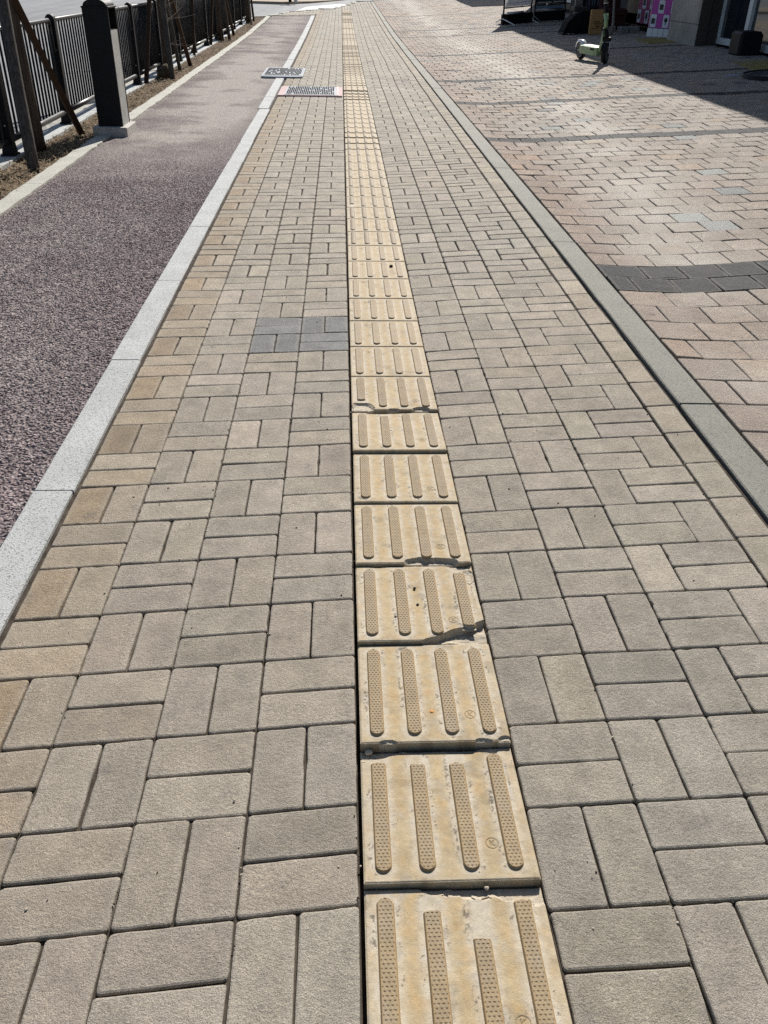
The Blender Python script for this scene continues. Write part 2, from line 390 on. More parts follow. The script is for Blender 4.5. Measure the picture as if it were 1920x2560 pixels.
for ci in range(4):
    xr,xl=bx[ci],bx[ci+1];xm=(xr+xl)/2
    for n_ in range(-7,175):
        y=Y0L+n_*PL
        if y+PL>edgeY(xm)-.2: break
        if 10.55<y+PL/2<11.5 : pass
        V=((n_+ci)%2==0)
        dark=(ci==0 and n_ in(11,12)) or (ci==1 and n_ in(11,12))
        for h in (0,1):
            t=tcol('k' if ci==3 and h==0 else 'n',xm,y)
            if ci==3 and V and h==0: t=t*np.array([.87,.80,.715])
            elif ci==3: t=t*np.array([.97,.942,.90])
            if dark: t=np.array([.190,.188,.182])*random.uniform(.9,1.15)
            if V: addp(xl+(xm-xl)*0+(0 if h==0 else PL/2),(xm if h==0 else xr),y,y+PL,t)
            else: addp(xl,xr,y+h*PL/2,y+(h+1)*PL/2,t)
nleft=len(rects)
cA,cB,cC,cD=.303,.506,.709,1.012
for n_ in range(-7,190):
    y=.151+n_*.2015;P_=.2015
    if y>39.2: break
    def pv(x0,x1,V):
        xm=(x0+x1)/2
        if y+P_>edgeY(xm)-.1: return
        if V: addp(x0,xm,y,y+P_,tcol('n',xm,y));addp(xm,x1,y,y+P_,tcol('n',xm,y))
        else: addp(x0,x1,y,y+P_/2,tcol('n',xm,y));addp(x0,x1,y+P_/2,y+P_,tcol('n',xm,y))
    ev=(n_%2==0)
    pv(cA,cB,not ev);pv(cB,cC,ev)
    if y+P_<edgeY(.9)-.1:
        if ev: pv(cC,cC+.2015,False);addp(cC+.2015,cD,y,y+P_,tcol('n',.95,y))
        else: addp(cC,cC+.1,y,y+P_,tcol('n',.75,y));pv(cC+.1,cD,False)
    if y+P_<edgeY(1.05)-.1: addp(cD+.006,1.119 if y<3.4 else 1.125,y+.012,y+P_+.012,tcol('n',1.07,y)*np.array([1.0,.985,.955]))
yy=END_Y=.302*int(33.4/.302)+.003
while yy<edgeY(.15)-.3:
    for q_ in (0,1,2): addp(.002+.1*q_,.102+.1*q_,yy,yy+.2,tcol('n',.15,yy))
    yy+=.2
# soldier row along the far edge of the cycle path and behind it
for xx in np.arange(-2.05,-.83,.1):
    yy=29.3
    while yy<edgeY(xx)-.3:
        if yy>29.0+.75*(xx+2.05): addp(xx,xx+.1,yy,yy+.2,tcol('n',xx,yy))
        yy+=.2
rects=np.array(rects);tints=np.array(tints)
near=rects[:,2]<3.2
iL=np.arange(len(rects))<nleft
pav=[]
o=rects_mesh('pavement',rects[near&iL],tints[near&iL],M['paver'],.0030,.0040,detail=7,seed=1,tilt=.0007,jit=.0007,shear=.085);struct(o)
o=rects_mesh('pavement',rects[near&~iL],tints[near&~iL],M['paver'],.0028,.0038,detail=7,seed=2,tilt=.0007,jit=.0007);struct(o)
m_=~near
o=rects_mesh('pavement',rects[m_&iL],tints[m_&iL],M['paver'],.0058,.0060,seed=3,shear=.085,tilt=.0006,jit=.0008);struct(o)
o=rects_mesh('pavement',rects[m_&~iL],tints[m_&~iL],M['paver'],.0056,.0060,seed=4,tilt=.0006,jit=.0008);struct(o)
for xa,xb in((-.822,-.005),(.3025,1.129)):
    V,F=grid(xa,xb,-1.6,34,.06,.10,lambda X,Y:g(X,Y)-.0072-.007*smooth((fbm(X*5,Y*3,3,51)-.38)/.3));struct(npmesh('joint_sand',V,F,M['bed'],smooth=True))
V,F=grid(-.005,.3025,-1.6,33.2,.15,.2,lambda X,Y:g(X,Y)-.024);struct(npmesh('joint_soil',V,F,M['gap'],smooth=True))
V,F=grid(1.120,1.30,-1.6,39,.09,.3,lambda X,Y:g(X,Y)-.028-.02*vnoise(X*9,Y*3));struct(npmesh('joint_soil',V,F,M['gap'],smooth=True))
V,F=grid(-.815,1.129,33.2,39.3,.1,.2,lambda X,Y:np.where(Y<edgeY(X)-.1,g(X,Y)-.0085,g(X,Y)-.09));struct(npmesh('joint_sand',V,F,M['bed'],smooth=True))
# plaza
pr=[];pt=[]
BANDS={0,1,20,32,43,63,86,96,124}
PP=.2085
for k in range(-22,176):
    y=3.045+PP*k
    off=(-.0105 if k%2 else .0885)+random.uniform(-.006,.006)
    x=1.278-.0
    xs=[1.276]
    xx=1.30+off
    while xx<15: 
        if xx-xs[-1]>.05: xs.append(xx)
        xx+=.2025
    xmax=6.63 if y<31.8 else (9.0 if y<39.5 else 6.5)
    for a,b in zip(xs[:-1],xs[1:]):
        if b>xmax or (y<1.5 and a>3.2) or (y<6 and a>4.6): break
        xm=(a+b)/2;u=float(fbm(np.array(xm*.5+3),np.array(y*.5),3,4))
        if k in BANDS: t=np.array([.050,.052,.056])*math.exp(random.gauss(0,.16))
        else:
            t=np.array([.345,.290,.242])*math.exp(random.gauss(0,.075))*np.array([1+.12*(u-.5),1,1-.10*(u-.5)])
            q=random.random()
            if q<.022 and 3.6<y: t=np.array([.27,.28,.275])*random.uniform(.8,1.2)
            elif q<.032 and y>6: t=np.array([.13,.125,.13])*random.uniform(.8,1.3)
            elif q<.07: t=t*np.array([1.06,.97,.87])
            if xm<1.5: t=t*np.array([.92,.86,.84])
        pr.append((a,b,y,y+PP));pt.append(t)
pr=np.array(pr);pt=np.array(pt)
for (X_,Y_,c_) in [(2.14,4.35,(.30,.335,.33)),(5.08,11.55,(.32,.36,.42)),(2.7,5.6,(.33,.35,.33)),(3.0,7.1,(.30,.31,.30))]:
    i=np.argmin((pr[:,0]+.116-X_)**2+(pr[:,2]+.107-Y_)**2);pt[i]=c_
nr_=pr[:,2]<5
struct(rects_mesh('plaza',pr[nr_],pt[nr_],M['pink'],.0046,.0046,detail=6,seed=5,tilt=.0011,jit=.0016))
struct(rects_mesh('plaza',pr[~nr_],pt[~nr_],M['pink'],.0062,.0078,seed=6,tilt=.0013,jit=.0016))
V,F=grid(1.29,9.2,-2.,39.4,.15,.4,lambda X,Y:g(X,Y)-.011);struct(npmesh('plaza_sand',V,F,M['gap'],smooth=True))
# kerbs
def kerb(name,x0,x1,ys,mat,top=0.,dx=lambda y:0.,wob=0.,depth=.2,b=.004,seg=.1):
    Vs=[];Fs=[];nb=0
    for y0,y1 in zip(ys[:-1],ys[1:]):
        n=max(2,int((y1-y0)/seg));Y=np.linspace(y0+.0024,y1-.0024,n+1);jx=random.gauss(0,.0013);jz=random.gauss(0,.0012)
        wl=wob*(vnoise(Y*9,Y*0+x0)-.5)*2+wob*1.5*np.minimum(0,.3-vnoise(Y*23,Y*0+7));wr=wob*(vnoise(Y*9,Y*0+x1+9)-.5)*2-wob*1.5*np.minimum(0,.3-vnoise(Y*21,Y*0+3))
        prof=[(x0,-depth,wl),(x0,-b,wl),(x0+b,0,wl),(x1-b,0,wr),(x1,-b,wr),(x1,-depth,wr)]
        cols=[]
        for xx,dz,w in prof:
            X=xx+jx+dx((y0+y1)/2)+w;cols.append(np.stack([X+0*Y,Y,g(X,Y)+top+dz+jz],-1))
        A=np.stack(cols,1);Vs.append(A.reshape(-1,3));I=np.arange((n+1)*6).reshape(n+1,6)+nb;nb+=(n+1)*6
        Fs.append(np.stack([I[:-1,:-1],I[:-1,1:],I[1:,1:],I[1:,:-1]],-1).reshape(-1,4))
        Fs.append(np.array([I[0,:4][::1],]));Fs.append(np.array([I[0,[0,3,4,5]]]));Fs.append(np.array([I[-1,[3,2,1,0]]]));Fs.append(np.array([I[-1,[5,4,3,0]]]))
    F=np.concatenate(Fs);return struct(npmesh(name,np.concatenate(Vs),F,mat))
yw=[-1.7,-.71,.295,1.295,2.276,3.273,4.311,5.32,6.33,7.35,8.37,9.39]+[9.402+1.01*i for i in range(1,20)]
yw=[y for y in yw if y<29.4]+[29.45]
kerb('kerb',-.931,-.8185,[y for y in yw if y<9.5],M['kerb_white'],.002,wob=.0006)
kerb('kerb',-.931,-.8165,[9.40]+[y for y in yw if y>9.5],M['kerb_white'],.005,dx=lambda y:-.018,wob=.0006)
kerb('kerb',1.139,1.262,[-1.36+1.047*i for i in range(39)],M['kerb_grey'],.002,wob=.0012)
kerb('kerb',-2.222,-2.103,[-.6+1.0*i for i in range(29)]+[28.5],M['kerb_pale'],.012,dx=lambda y:-.0016*max(0,y-9),wob=.008)
kerb('kerb',-2.745,-2.572,[-2+1.0*i for i in range(31)],M['kerb_white'],.012,wob=.003)
# kerb along the side street (dropped)
def strip_along(name,pts,w,mat,top):
    mb=MB()
    for (x0,y0),(x1,y1) in zip(pts[:-1],pts[1:]):
        d=Vector((x1-x0,y1-y0,0));L=d.length;n=max(1,int(L/1.));
        for i in range(n):
            a=(i+.5)/n;x=x0+d.x*a;y=y0+d.y*a;z=gf(x,y)+top
            mb.box((x,y,z-.1),(L/n-.006,w,.2),0,math.atan2(d.y,d.x),.004)
    return struct(mb.build(name,mat))
strip_along('kerb',[(-2.75,28.3),(-2.2,29.0),(-1.68,31.45),(-.18,34.05),(.6,38.95),(1.25,39.5),(6,39.7),(9,39.7)],.12,M['kerb_pale'],.004)
# cycle path, soil, road
def und(X,Y): return .004*(fbm(X*2.2,Y*1.1,3,21)-.5)
def stones(X,Y,sc):
    xi=np.floor(X*sc).astype(np.int64);yi=np.floor(Y*sc).astype(np.int64);d1=np.full(X.shape,9.);d2=d1.copy();val=np.zeros(X.shape)
    for i in(-1,0,1):
        for j in(-1,0,1):
            a=(xi+i);b=(yi+j);af=a.astype(float);bf=b.astype(float)
            d=(X*sc-a-vnoise(af,bf,61))**2+(Y*sc-b-vnoise(af,bf,62))**2;v=vnoise(af,bf,63);m=d<d1
            d2=np.where(m,d1,np.minimum(d2,d));val=np.where(m,v,val);d1=np.where(m,d,d1)
    e=np.sqrt(d2)-np.sqrt(d1)
    return np.sqrt(np.clip(e/.55,0,1)),val
def rough_path(X,Y):
    h,v=stones(X,Y,88.);f=smooth((7.4-Y)/2.6)
    return g(X,Y)+und(X,Y)-.006+f*(0.0066*h*(.5+.7*v)-.0050)
V,F=grid(-2.10,-.928,.55,7.4,.0040,.0040,rough_path);struct(npmesh('cycle_path',V,F,M['cycle'],smooth=False))
V,F=grid(-2.112,-.925,-1.8,.55,.1,.15,lambda X,Y:-.006+g(X,Y)+und(X,Y));struct(npmesh('cycle_path',V,F,M['cycle'],smooth=True))
V,F=grid(-2.112,-.925,7.4,29.6,.1,.15,lambda X,Y:np.where((Y>29.0+.75*(X+2.05)),-.05,-.006)+g(X,Y)+und(X,Y));struct(npmesh('cycle_path',V,F,M['cycle'],smooth=True))
V,F=grid(-2.62,-2.205,-1.8,28.4,.018,.03,lambda X,Y:g(X,Y)-.018+.035*(fbm(X*14,Y*14,4,31)-.35)-.02*np.exp(-((X+2.22)/.05)**2));struct(npmesh('soil',V,F,M['soil'],smooth=True))
V,F=grid(-2.3,-.8,28.9,36,.1,.2,lambda X,Y:np.where(Y<edgeY(X)-.1,g(X,Y)-.009,g(X,Y)-.1));struct(npmesh('joint_sand',V,F,M['bed'],smooth=True))
V,F=grid(-40,40,-30,100,1.,.5,lambda X,Y:zy(Y)-.14+.085*np.clip((Y-26)/3,0,1));struct(npmesh('road',V,F,M['road'],smooth=True))
V,F=grid(-3.25,-2.74,-30,27.5,.25,1.,lambda X,Y:zy(Y)-.115-.03*np.clip((Y-25)/2.5,0,1)*0);struct(npmesh('gutter',V,F,M['gutter'],smooth=True))
mb=MB()
mb.add([(-600,-600,-.45),(600,-600,-.45),(600,600,-.45),(-600,600,-.45)],[(0,1,2,3)]);struct(mb.build('ground',M['ground']))
# far side pavement
mb=MB();fp=[(-14,40.5),(-6,37.9),(-2.3,36.9),(-1.2,38.3),(.1,41.5),(2,48),(6,60),(-14,60)]
mb.prism(fp,-.2,.0);o=mb.build('pavement',M['gutter']);struct(o);o.location.z=float(zy(38))+.02
o.data.materials[0]=simple('far_brown_paving',(.34,.28,.21),.85,.25,6)
# worn pale patch on the side street; cast shadows there painted as dark sheets
for nm,pl,mt,dz in [('road_patch',[(-1.6,32.6),(-.4,34.6),(.3,37.6),(-.1,38.2),(-1.3,35.6)],simple('pale_road_patch',(.46,.47,.48),.6,.12,3),.006),
                    ('painted_shadow',[(-.35,35.9),(-.2,36.1),(.05,35.3),(.18,34.9),(.02,34.8),(-.15,35.5)],simple('shadow_paint',(.05,.05,.055),.6,.2,9),.010),
                    ('painted_shadow',[(.25,36.0),(.85,37.4),(.8,37.0),(.35,35.8)],bpy.data.materials['shadow_paint'],.010)]:
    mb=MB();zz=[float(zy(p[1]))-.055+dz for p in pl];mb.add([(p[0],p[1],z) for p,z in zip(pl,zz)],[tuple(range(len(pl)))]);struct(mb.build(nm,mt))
# ------------------------------------------------------------------ tactile slabs
SW=.2985;BXS=[.034,.1095,.185,.2605];BR=.0158;BY0,BY1=.017,.284
def sd_bar(x,y,cx,y0=BY0,y1=BY1):
    yc=np.clip(y,y0+BR,y1-BR);return np.hypot(x-cx,y-yc)-BR
def smooth(t): t=np.clip(t,0,1);return t*t*(3-2*t)
def cellv(x,y,seed=0):
    xi=np.floor(x).astype(np.int64);yi=np.floor(y).astype(np.int64);best=np.full(x.shape,9.);val=np.zeros(x.shape)
    for i in(-1,0,1):
        for j in(-1,0,1):
            a=xi+i;b=yi+j
            px=a+vnoise(a.astype(float),b.astype(float),seed);py=b+vnoise(a.astype(float),b.astype(float),seed+1)
            d=(x-px)**2+(y-py)**2;v=vnoise(a.astype(float),b.astype(float),seed+2)
            m=d<best;best=np.where(m,d,best);val=np.where(m,v,val)
    return val
def chipfield(X,Y,chips,seed):
    D=np.zeros_like(X);nz=.8*(fbm(X*28,Y*28,2,seed)-.5)+.2*(cellv(X*60,Y*60,seed)-.5)
    for c in chips:
        if c[0]=='b':      # blob cx cy rx ry depth
            _,cx,cy,rx,ry,d=c;v=1-((X-cx)/rx)**2-((Y-cy)/ry)**2+1.5*nz;D=np.maximum(D,d*np.clip(v*2.2,0,1))
        else:              # half plane px py nx ny depth : broken where (p-P).n>0
            _,px,py,nx,ny,d=c;v=((X-px)*nx+(Y-py)*ny)+.018*nz;D=np.maximum(D,d*np.clip(v/.005,0,1)*(1+.8*nz))
    return D
def kmark(X,Y,kx,ky):
    x=X-kx;y=Y-ky;r=np.hypot(x,y);h=np.exp(-((r-.0108)/.0011)**2)
    st=lambda ax,ay,bx,by:np.exp(-((np.hypot(x-ax-(bx-ax)*(t:=np.clip(((x-ax)*(bx-ax)+(y-ay)*(by-ay))/((bx-ax)**2+(by-ay)**2),0,1)),y-ay-(by-ay)*t))/.0011)**2)
    for s_ in [(-.0032,-.0055,-.0032,.0055),(-.0028,0,.0042,.0055),(-.0028,0,.0042,-.0055)]: h=np.maximum(h,st(*s_))
    return h
def slab_mesh(n,chips=(),km=None,bars=True,seed=0):
    t=np.linspace(0,SW,n+1);X,Y=np.meshgrid(t,t)
    ch=chipfield(X,Y,chips,seed)
    e=np.minimum(np.minimum(X,SW-X),np.minimum(Y,SW-Y))
    Z=-.002*(1-smooth(e/.0035))-ch
    rough=(ch>.0006)
    if chips: Z=Z-rough*(.0009*cellv(X*70,Y*90,seed+5)+.0014*(fbm(X*150,Y*150,2,seed+5)-.3))
    Z=Z+.0006*(fbm(X*9,Y*9,2,seed+9)-.5)
    if km: Z=Z-.0011*kmark(X,Y,*km)
    d=np.min([sd_bar(X,Y,c) for c in BXS],0)
    nz=fbm(X*55,Y*55,3,seed+2);nb=fbm(X*14,Y*14,3,seed+3)
    rim=np.clip(np.exp(-(np.maximum(d,0)/.0105)**2)*(.35+1.1*nz),0,1)*(.55+.7*nb)
    eb=np.clip(np.exp(-(e/.010)**2)*(.25+.8*nz),0,1)
    lf=np.max([1.*(X<c+.002)*(X>c-.04) for c in BXS],0)
    sc_=smooth((fbm(X*210,Y*160,3,seed+4)-.56)/.12)*np.exp(-((d-.005)/.006)**2)*smooth((fbm(X*10,Y*17,2,seed+8)-.50)/.14)*(.25+.75*lf)
    sc_=np.maximum(sc_*.75,.8*smooth((fbm(X*260,Y*260,2,seed+6)-.66)/.08)*np.exp(-((d-.005)/.004)**2)*smooth((nb-.52)/.12))+.22*smooth((fbm(X*24,Y*24,4,seed+14)-.62)/.12)
    if km: sc_=np.maximum(sc_,.25*kmark(X,Y,*km))
    wear_shade=np.stack([np.clip(rim*.85+eb*.6,0,1),np.clip(sc_,0,.9),np.clip(ch/.0012,0,1)],-1).reshape(-1,3)
    V=np.stack([X,Y,Z],-1).reshape(-1,3);I=np.arange((n+1)**2).reshape(n+1,n+1)
    F=[np.stack([I[:-1,:-1],I[:-1,1:],I[1:,1:],I[1:,:-1]],-1).reshape(-1,4)]
    loop=np.concatenate([I[0,:-1],I[:-1,-1],I[-1,:0:-1],I[:0:-1,0]])
    low=V[loop].copy();low[:,2]=-.055;b=len(V);m=len(loop);a=np.arange(m)
    V=np.concatenate([V,low]);wear_shade=np.concatenate([wear_shade,np.tile([0,1.,0],(m,1))])  # slab sides darken downward: dirt and shade put into the colour
    F.append(np.stack([loop,b+a,b+(a+1)%m,loop[(a+1)%m]],-1)[:,::1])
    return V,np.concatenate(F),wear_shade
def bar_arrays(res,lo=None,hi=None,seed=0,knurl=True):
    """one raised bar; lo/hi = y where it is broken off at the near / far end"""
    y0,y1=BY0,BY1
    nv=max(6,int((y1-y0)/res));nu=max(5,int(2*BR/res)|1)
    th=np.linspace(0,1,max(4,int(.016/res)))
    ys=np.concatenate([y0+BR*(1-np.cos(th*math.pi/2)),np.linspace(y0+BR,y1-BR,nv)[1:-1],y1-BR*(1-np.cos(th[::-1]*math.pi/2))])
    a,b=(y0 if lo is None else lo-.008),(y1 if hi is None else hi+.008)
    ys=np.unique(np.concatenate([[a],ys[(ys>a)&(ys<b)],[b]]))
    if lo is not None: ys=np.unique(np.concatenate([ys,np.linspace(lo-.008,lo+.012,14)]))
    if hi is not None: ys=np.unique(np.concatenate([ys,np.linspace(hi-.012,hi+.008,14)]))
    yc=np.clip(ys,y0+BR,y1-BR);hwid=np.sqrt(np.maximum(BR**2-(ys-yc)**2,1e-10))
    u=np.sin(np.linspace(-1,1,nu)*math.pi/2*.98)/math.sin(math.pi/2*.98)
    X=u[None,:]*hwid[:,None];Y=np.repeat(ys[:,None],nu,1)
    d=-(np.hypot(X,Y-yc[:,None])-BR)
    Z=.0062*smooth(d/.0042)-.0012
    brk=np.zeros_like(X);nz=(fbm(X*60+seed,Y*60,3,seed)-.5)*.012
    if lo is not None: f=smooth((Y-(lo+nz))/.004);Z=Z*f-.004*(1-f);brk=np.maximum(brk,1-f)
    if hi is not None: f=smooth(((hi+nz)-Y)/.004);Z=Z*f-.004*(1-f);brk=np.maximum(brk,1-f)
    if knurl:
        sx,sy=.0074,.0070
        row=np.floor(Y/sy);uu=(X/sx+.5*(row%2));uu=uu-np.floor(uu)-.5;vv=Y/sy-row
        tri=np.clip(np.minimum((vv*.46-np.abs(uu))*4.,(.92-vv)*5),0,1)*smooth((d-.0045)/.001)*(1-brk)
        Z=Z-.0012*tri
    wear_shade=np.stack([np.exp(-((d-.0036)/.0012)**2)*(.4+.6*vnoise(X*0+seed,Y*45,seed)),.28*tri if knurl else 0*X+.30,np.clip(brk*1.4,0,1)],-1).reshape(-1,3)  # bars without knurl: pit dirt and knurl self-shadow averaged into the colour
    V=np.stack([X,Y,Z],-1).reshape(-1,3);I=np.arange(X.size).reshape(X.shape)
    F=np.stack([I[:-1,:-1],I[:-1,1:],I[1:,1:],I[1:,:-1]],-1).reshape(-1,4)
    return V,F,wear_shade
_barcache={}
def bar(parent,cx,res,lo=None,hi=None,seed=0,key=None):
    if key and key in _barcache: o=link('guide_bar',_barcache[key],parent)
    else:
        V,F,w=bar_arrays(res,lo,hi,seed,res<.004);o=npmesh('guide_bar',V,F,M['bar'],parent,smooth=(res>=.002),attrs=[('wear_shade','POINT',w)])
        if key: _barcache[key]=o.data
    o.location.x=cx
    return o
GRP='buff tactile slabs of the guide strip'
# index: (near dz, far dz) mm, chips, K mark, bar breaks {bar:(lo,hi)}, label
B=lambda *a:('b',)+a
H=lambda *a:('h',)+a
KN=(.2265,.073);KF=(.0725,.240)
SL={
-1:((6,-5),[B(.22,.300,.115,.030,.005),B(.12,.300,.03,.016,.004),B(.285,.29,.03,.03,.004)],KN,{1:(None,.256),2:(None,.206),3:(None,.272)},'tactile slab at the bottom edge of the photo, third bar snapped short'),
0:((7,-7),[B(.045,.300,.05,.022,.006),B(.125,.300,.06,.016,.005),B(.2,.300,.05,.016,.005),B(.02,.285,.025,.02,.004)],KN,{0:(None,.264),1:(None,.258),2:(None,.260)},'tactile slab with three bars broken off at its far end, second from the bottom'),
1:((10,-1),[B(.055,.0,.020,.008,.0028),B(.246,.0,.018,.009,.003),B(.29,.0,.016,.012,.004)],KN,{},'tactile slab with three small nicks in its near edge, sunk slab in front of it'),
2:((9,-1),[H(.252,.047,.42,-.91,.016),B(.285,.245,.018,.03,.005),B(.262,.292,.032,.018,.004),B(.295,.19,.008,.07,.004),B(.06,.30,.03,.009,.004)],KN,{3:(.046,.262)},'tactile slab with its near right corner broken off and dark grit on it'),
3:((8,-1),[B(.155,-.002,.030,.026,.010),B(.215,-.004,.055,.024,.011)],KN,{},'tactile slab with a dark ragged fracture along its near edge'),
4:((6,0),[],KN,{},'unbroken tactile slab between the ragged-edged slab and one with a short second bar'),
5:((11,-3),[B(.10,.300,.05,.014,.006),B(.155,.300,.05,.012,.005)],KN,{1:(None,.262)},'tactile slab with its second bar cut short at the far end'),
6:((8,0),[B(.035,.005,.042,.050,.007),B(.24,.0,.030,.018,.009),B(.145,.0,.02,.008,.005)],KN,{0:(.075,None)},'tactile slab with its near left corner and first bar end broken away'),
}
ORD={7:'seventh',8:'eighth',9:'ninth',10:'tenth',11:'eleventh',12:'twelfth',13:'thirteenth',14:'fourteenth',15:'fifteenth',16:'sixteenth',17:'seventeenth',18:'eighteenth',19:'nineteenth',20:'twentieth',21:'twenty-first',22:'twenty-second',23:'twenty-third',24:'twenty-fourth',25:'twenty-fifth',26:'twenty-sixth'}
PIT=.302
def place(o,k,dn,df):
    y=k*PIT+.002;z0=gf(.1,y)+.002+dn*.001;z1=gf(.1,y+SW)+.002+df*.001
    o.location=(.0015,y,z0);o.rotation_euler.x=math.atan2(z1-z0,SW);o.rotation_euler.z=random.gauss(0,.0016)
mid_me=None;far_me=None
END=int(33.4/PIT)
for k in range(-1,END):
    if k in SL:
        (dn,df),chips,km,br,lab=SL[k];n=230 if k<4 else 170
        V,F,w=slab_mesh(n,chips,km,seed=20+k);o=npmesh('tactile_slab',V,F,M['slab'],attrs=[('wear_shade','POINT',w)])
        for i,cx in enumerate(BXS):
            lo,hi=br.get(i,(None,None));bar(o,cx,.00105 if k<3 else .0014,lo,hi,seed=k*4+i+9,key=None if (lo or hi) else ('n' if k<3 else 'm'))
    elif k<=24:
        dn,df=(1.6,0) if k not in(23,24) else (5,-3);dn+=random.uniform(-.5,1.)
        brk={16:{0:(.075,None)}}.get(k,{})
        if k<13 or k in brk:
            V,F,w=slab_mesh(120 if k<13 else 60,[B(.04,.02,.04,.045,.005)] if k==16 else (),KF,seed=20+k);o=npmesh('tactile_slab',V,F,M['slab'],attrs=[('wear_shade','POINT',w)])
        else:
            if mid_me is None:
                V,F,w=slab_mesh(60,(),KF,seed=77);o=npmesh('tactile_slab',V,F,M['slab'],attrs=[('wear_shade','POINT',w)]);mid_me=o.data
            else: o=link('tactile_slab',mid_me)
        for i,cx in enumerate(BXS):
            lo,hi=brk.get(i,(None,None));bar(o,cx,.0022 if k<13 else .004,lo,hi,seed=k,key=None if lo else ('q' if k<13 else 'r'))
        w_={7:'unbroken tactile slab directly beyond the slab missing its near left corner',11:'tactile slab with a small dark stone beside its fourth bar',16:'tactile slab in the middle distance with its first bar broken short'}.get(k)
        lab=w_ or ('clean tactile slab, '+{8:'tenth',9:'eleventh',10:'twelfth',12:'fourteenth',13:'fifteenth',14:'sixteenth',15:'seventeenth',17:'nineteenth',18:'twentieth',19:'twenty-first',20:'twenty-second',21:'twenty-third',22:'twenty-fourth',23:'twenty-fifth',24:'twenty-sixth'}[k]+' up the strip from the bottom')
        if k==23: lab='tactile slab with a raised edge, twenty-fifth up the strip from the photo bottom'
    else:
        dn,df=random.choice([(2,0),(2,0),(3,-1),(5,-4),(7,-5),(2,-2)]);
        if k in (34,35,36,37): dn,df=random.choice([(10,-6),(8,4),(4,-8)])
        if far_me is None:
            V,F,w=slab_mesh(30,(),None,seed=90);
            o=npmesh('tactile_slab',V,F,M['slab'],attrs=[('wear_shade','POINT',w)]);far_me=o.data
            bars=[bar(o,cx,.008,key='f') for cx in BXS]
        else:
            o=link('tactile_slab',far_me)
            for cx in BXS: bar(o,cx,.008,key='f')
        lab='tactile slab in the far thin run of the strip, beyond the raised-edged slabs'
    place(o,k,dn,df);tag(o,lab,'tactile slab',GRP)
# loose grit
def pebble(x,y,z,r,mat,lab,cat='pebble',name='pebble',fl=.7):
    mb=MB();pr_=[(.02,-.9),(.6,-.7),(1,-.05),(.75,.6),(.03,.8)];mb.lathe(pr_,9);mb.v=[(a*r*random.uniform(.8,1.2),b*r*random.uniform(.8,1.2),c*r*fl) for a,b,c in mb.v]
    o=mb.build(name,mat);o.location=(x,y,z+r*.4);o.rotation_euler.z=random.uniform(0,6);return tag(o,lab,cat)
pebble(.207,.010-.016,-.002,.0045,M['pebble'],'pale pebble lodged in the gap between the two lowest tactile slabs')
pebble(.018,.296,-.008,.008,M['pebble'],'buff chip of concrete lying in the left end of the wide dark gap')
pebble(.150,.302+.085,.006,.005,M['leaf'],'orange crumb on the slab beyond the wide dark gap','crumb','crumb')
pebble(.224,11*PIT+.20,.003,.010,M['dark_pebble'],'small dark stone beside the fourth bar of a tactile slab','stone','small_stone',.9)
for i,(x,y,l) in enumerate([(.13,.302*5+.15,'between second and third bars of the slab with its second bar short'),(.145,2*PIT+.20,'highest of the dark grits on the broken-corner slab'),(.148,2*PIT+.135,'middle dark grit left of the third bar on the broken-corner slab'),(.092,2*PIT+.09,'lowest dark grit on the broken-corner slab')]):
    pebble(x,y,.006 if y<1 else .003,.0038,M['dark_pebble'],'dark grit '+l,'grit','grit',.8)
mb=MB();rg=random.Random(3)
for i in range(420):
    y=rg.uniform(.0,1)**1.6*7.5-.1
    if rg.random()<.5: x=rg.choice([-.006,-.207,-.406,-.604,.506,.709,1.012])+rg.gauss(0,.004)
    else: x=rg.choice([rg.uniform(-.8,-.02),rg.uniform(.32,1.1),rg.uniform(1.3,2.2)])
    q=rg.uniform(.0008,.0024);mb.box((x,y,gf(x,y)+q*.4+.0006),(q*2.2,q*1.7,q*1.4),0 if rg.random()<.55 else 1,rg.uniform(0,3),q*.4)
o=mb.build('grit',[M['dark_pebble'],M['pebble']]);o['kind']='stuff'
# ------------------------------------------------------------------ manhole covers
def cover(name,x0,x1,y0,y1,z,rr,mats,lab,red=False,rz=0.):
    cx,cy=(x0+x1)/2,(y0+y1)/2;o=empty(name,(cx,cy,gf(cx,cy)),rz);w,h=(x1-x0),(y1-y0)
    def rrect(w,h,r,n=5):
        p=[]
        for i,(sx,sy) in enumerate([(1,-1),(1,1),(-1,1),(-1,-1)]):
            for k in range(n+1):
                a=R(-90+90*i+90*k/n);p.append((sx*(w/2-r)+r*math.cos(a),sy*(h/2-r)+r*math.sin(a)))
        return p
    mb=MB();mb.prism(rrect(w,h,rr),-.06,z);mb.build('frame',mats[0],o)
    mb=MB();iw=w*(.80 if red else .93);ih=h*(.93 if red else .86);mb.prism(rrect(iw,ih,rr*.6),z-.03,z+.004);mb.build('lid',mats[1],o)
    mb=MB();nx=26;ny=7
    for i in range(nx):
        for j in range(ny):
            if random.random()<.10: continue
            x=(i+.5)/nx*iw*.94-iw*.47;y=(j+.5)/ny*ih*.9-ih*.45
            mb.box((x,y,z+.006),(iw/nx*.58,ih/ny*(.85 if (i+j)%2 else .6),.006),0)
    mb.build('tread_pattern',mats[2],o)
    if red:
        mb=MB();mb.box((iw/2+.02,0,z+.003),(.012,h*.93,.008));mb.build('rim_strip',M['white'],o)
    return tag(o,lab,'manhole cover')
cover('manhole_cover',-1.165,-.575,12.55,13.85,.022,.10,(M['steel'],M['steel'],M['steel_dark']),'rounded grey steel manhole cover straddling the white kerb')
cover('manhole_cover',-.80,-.02,10.50,11.42,.016,.01,(M['steel_red'],M['steel'],M['steel_dark']),'rectangular manhole cover with pink ends beside the tactile strip',True)
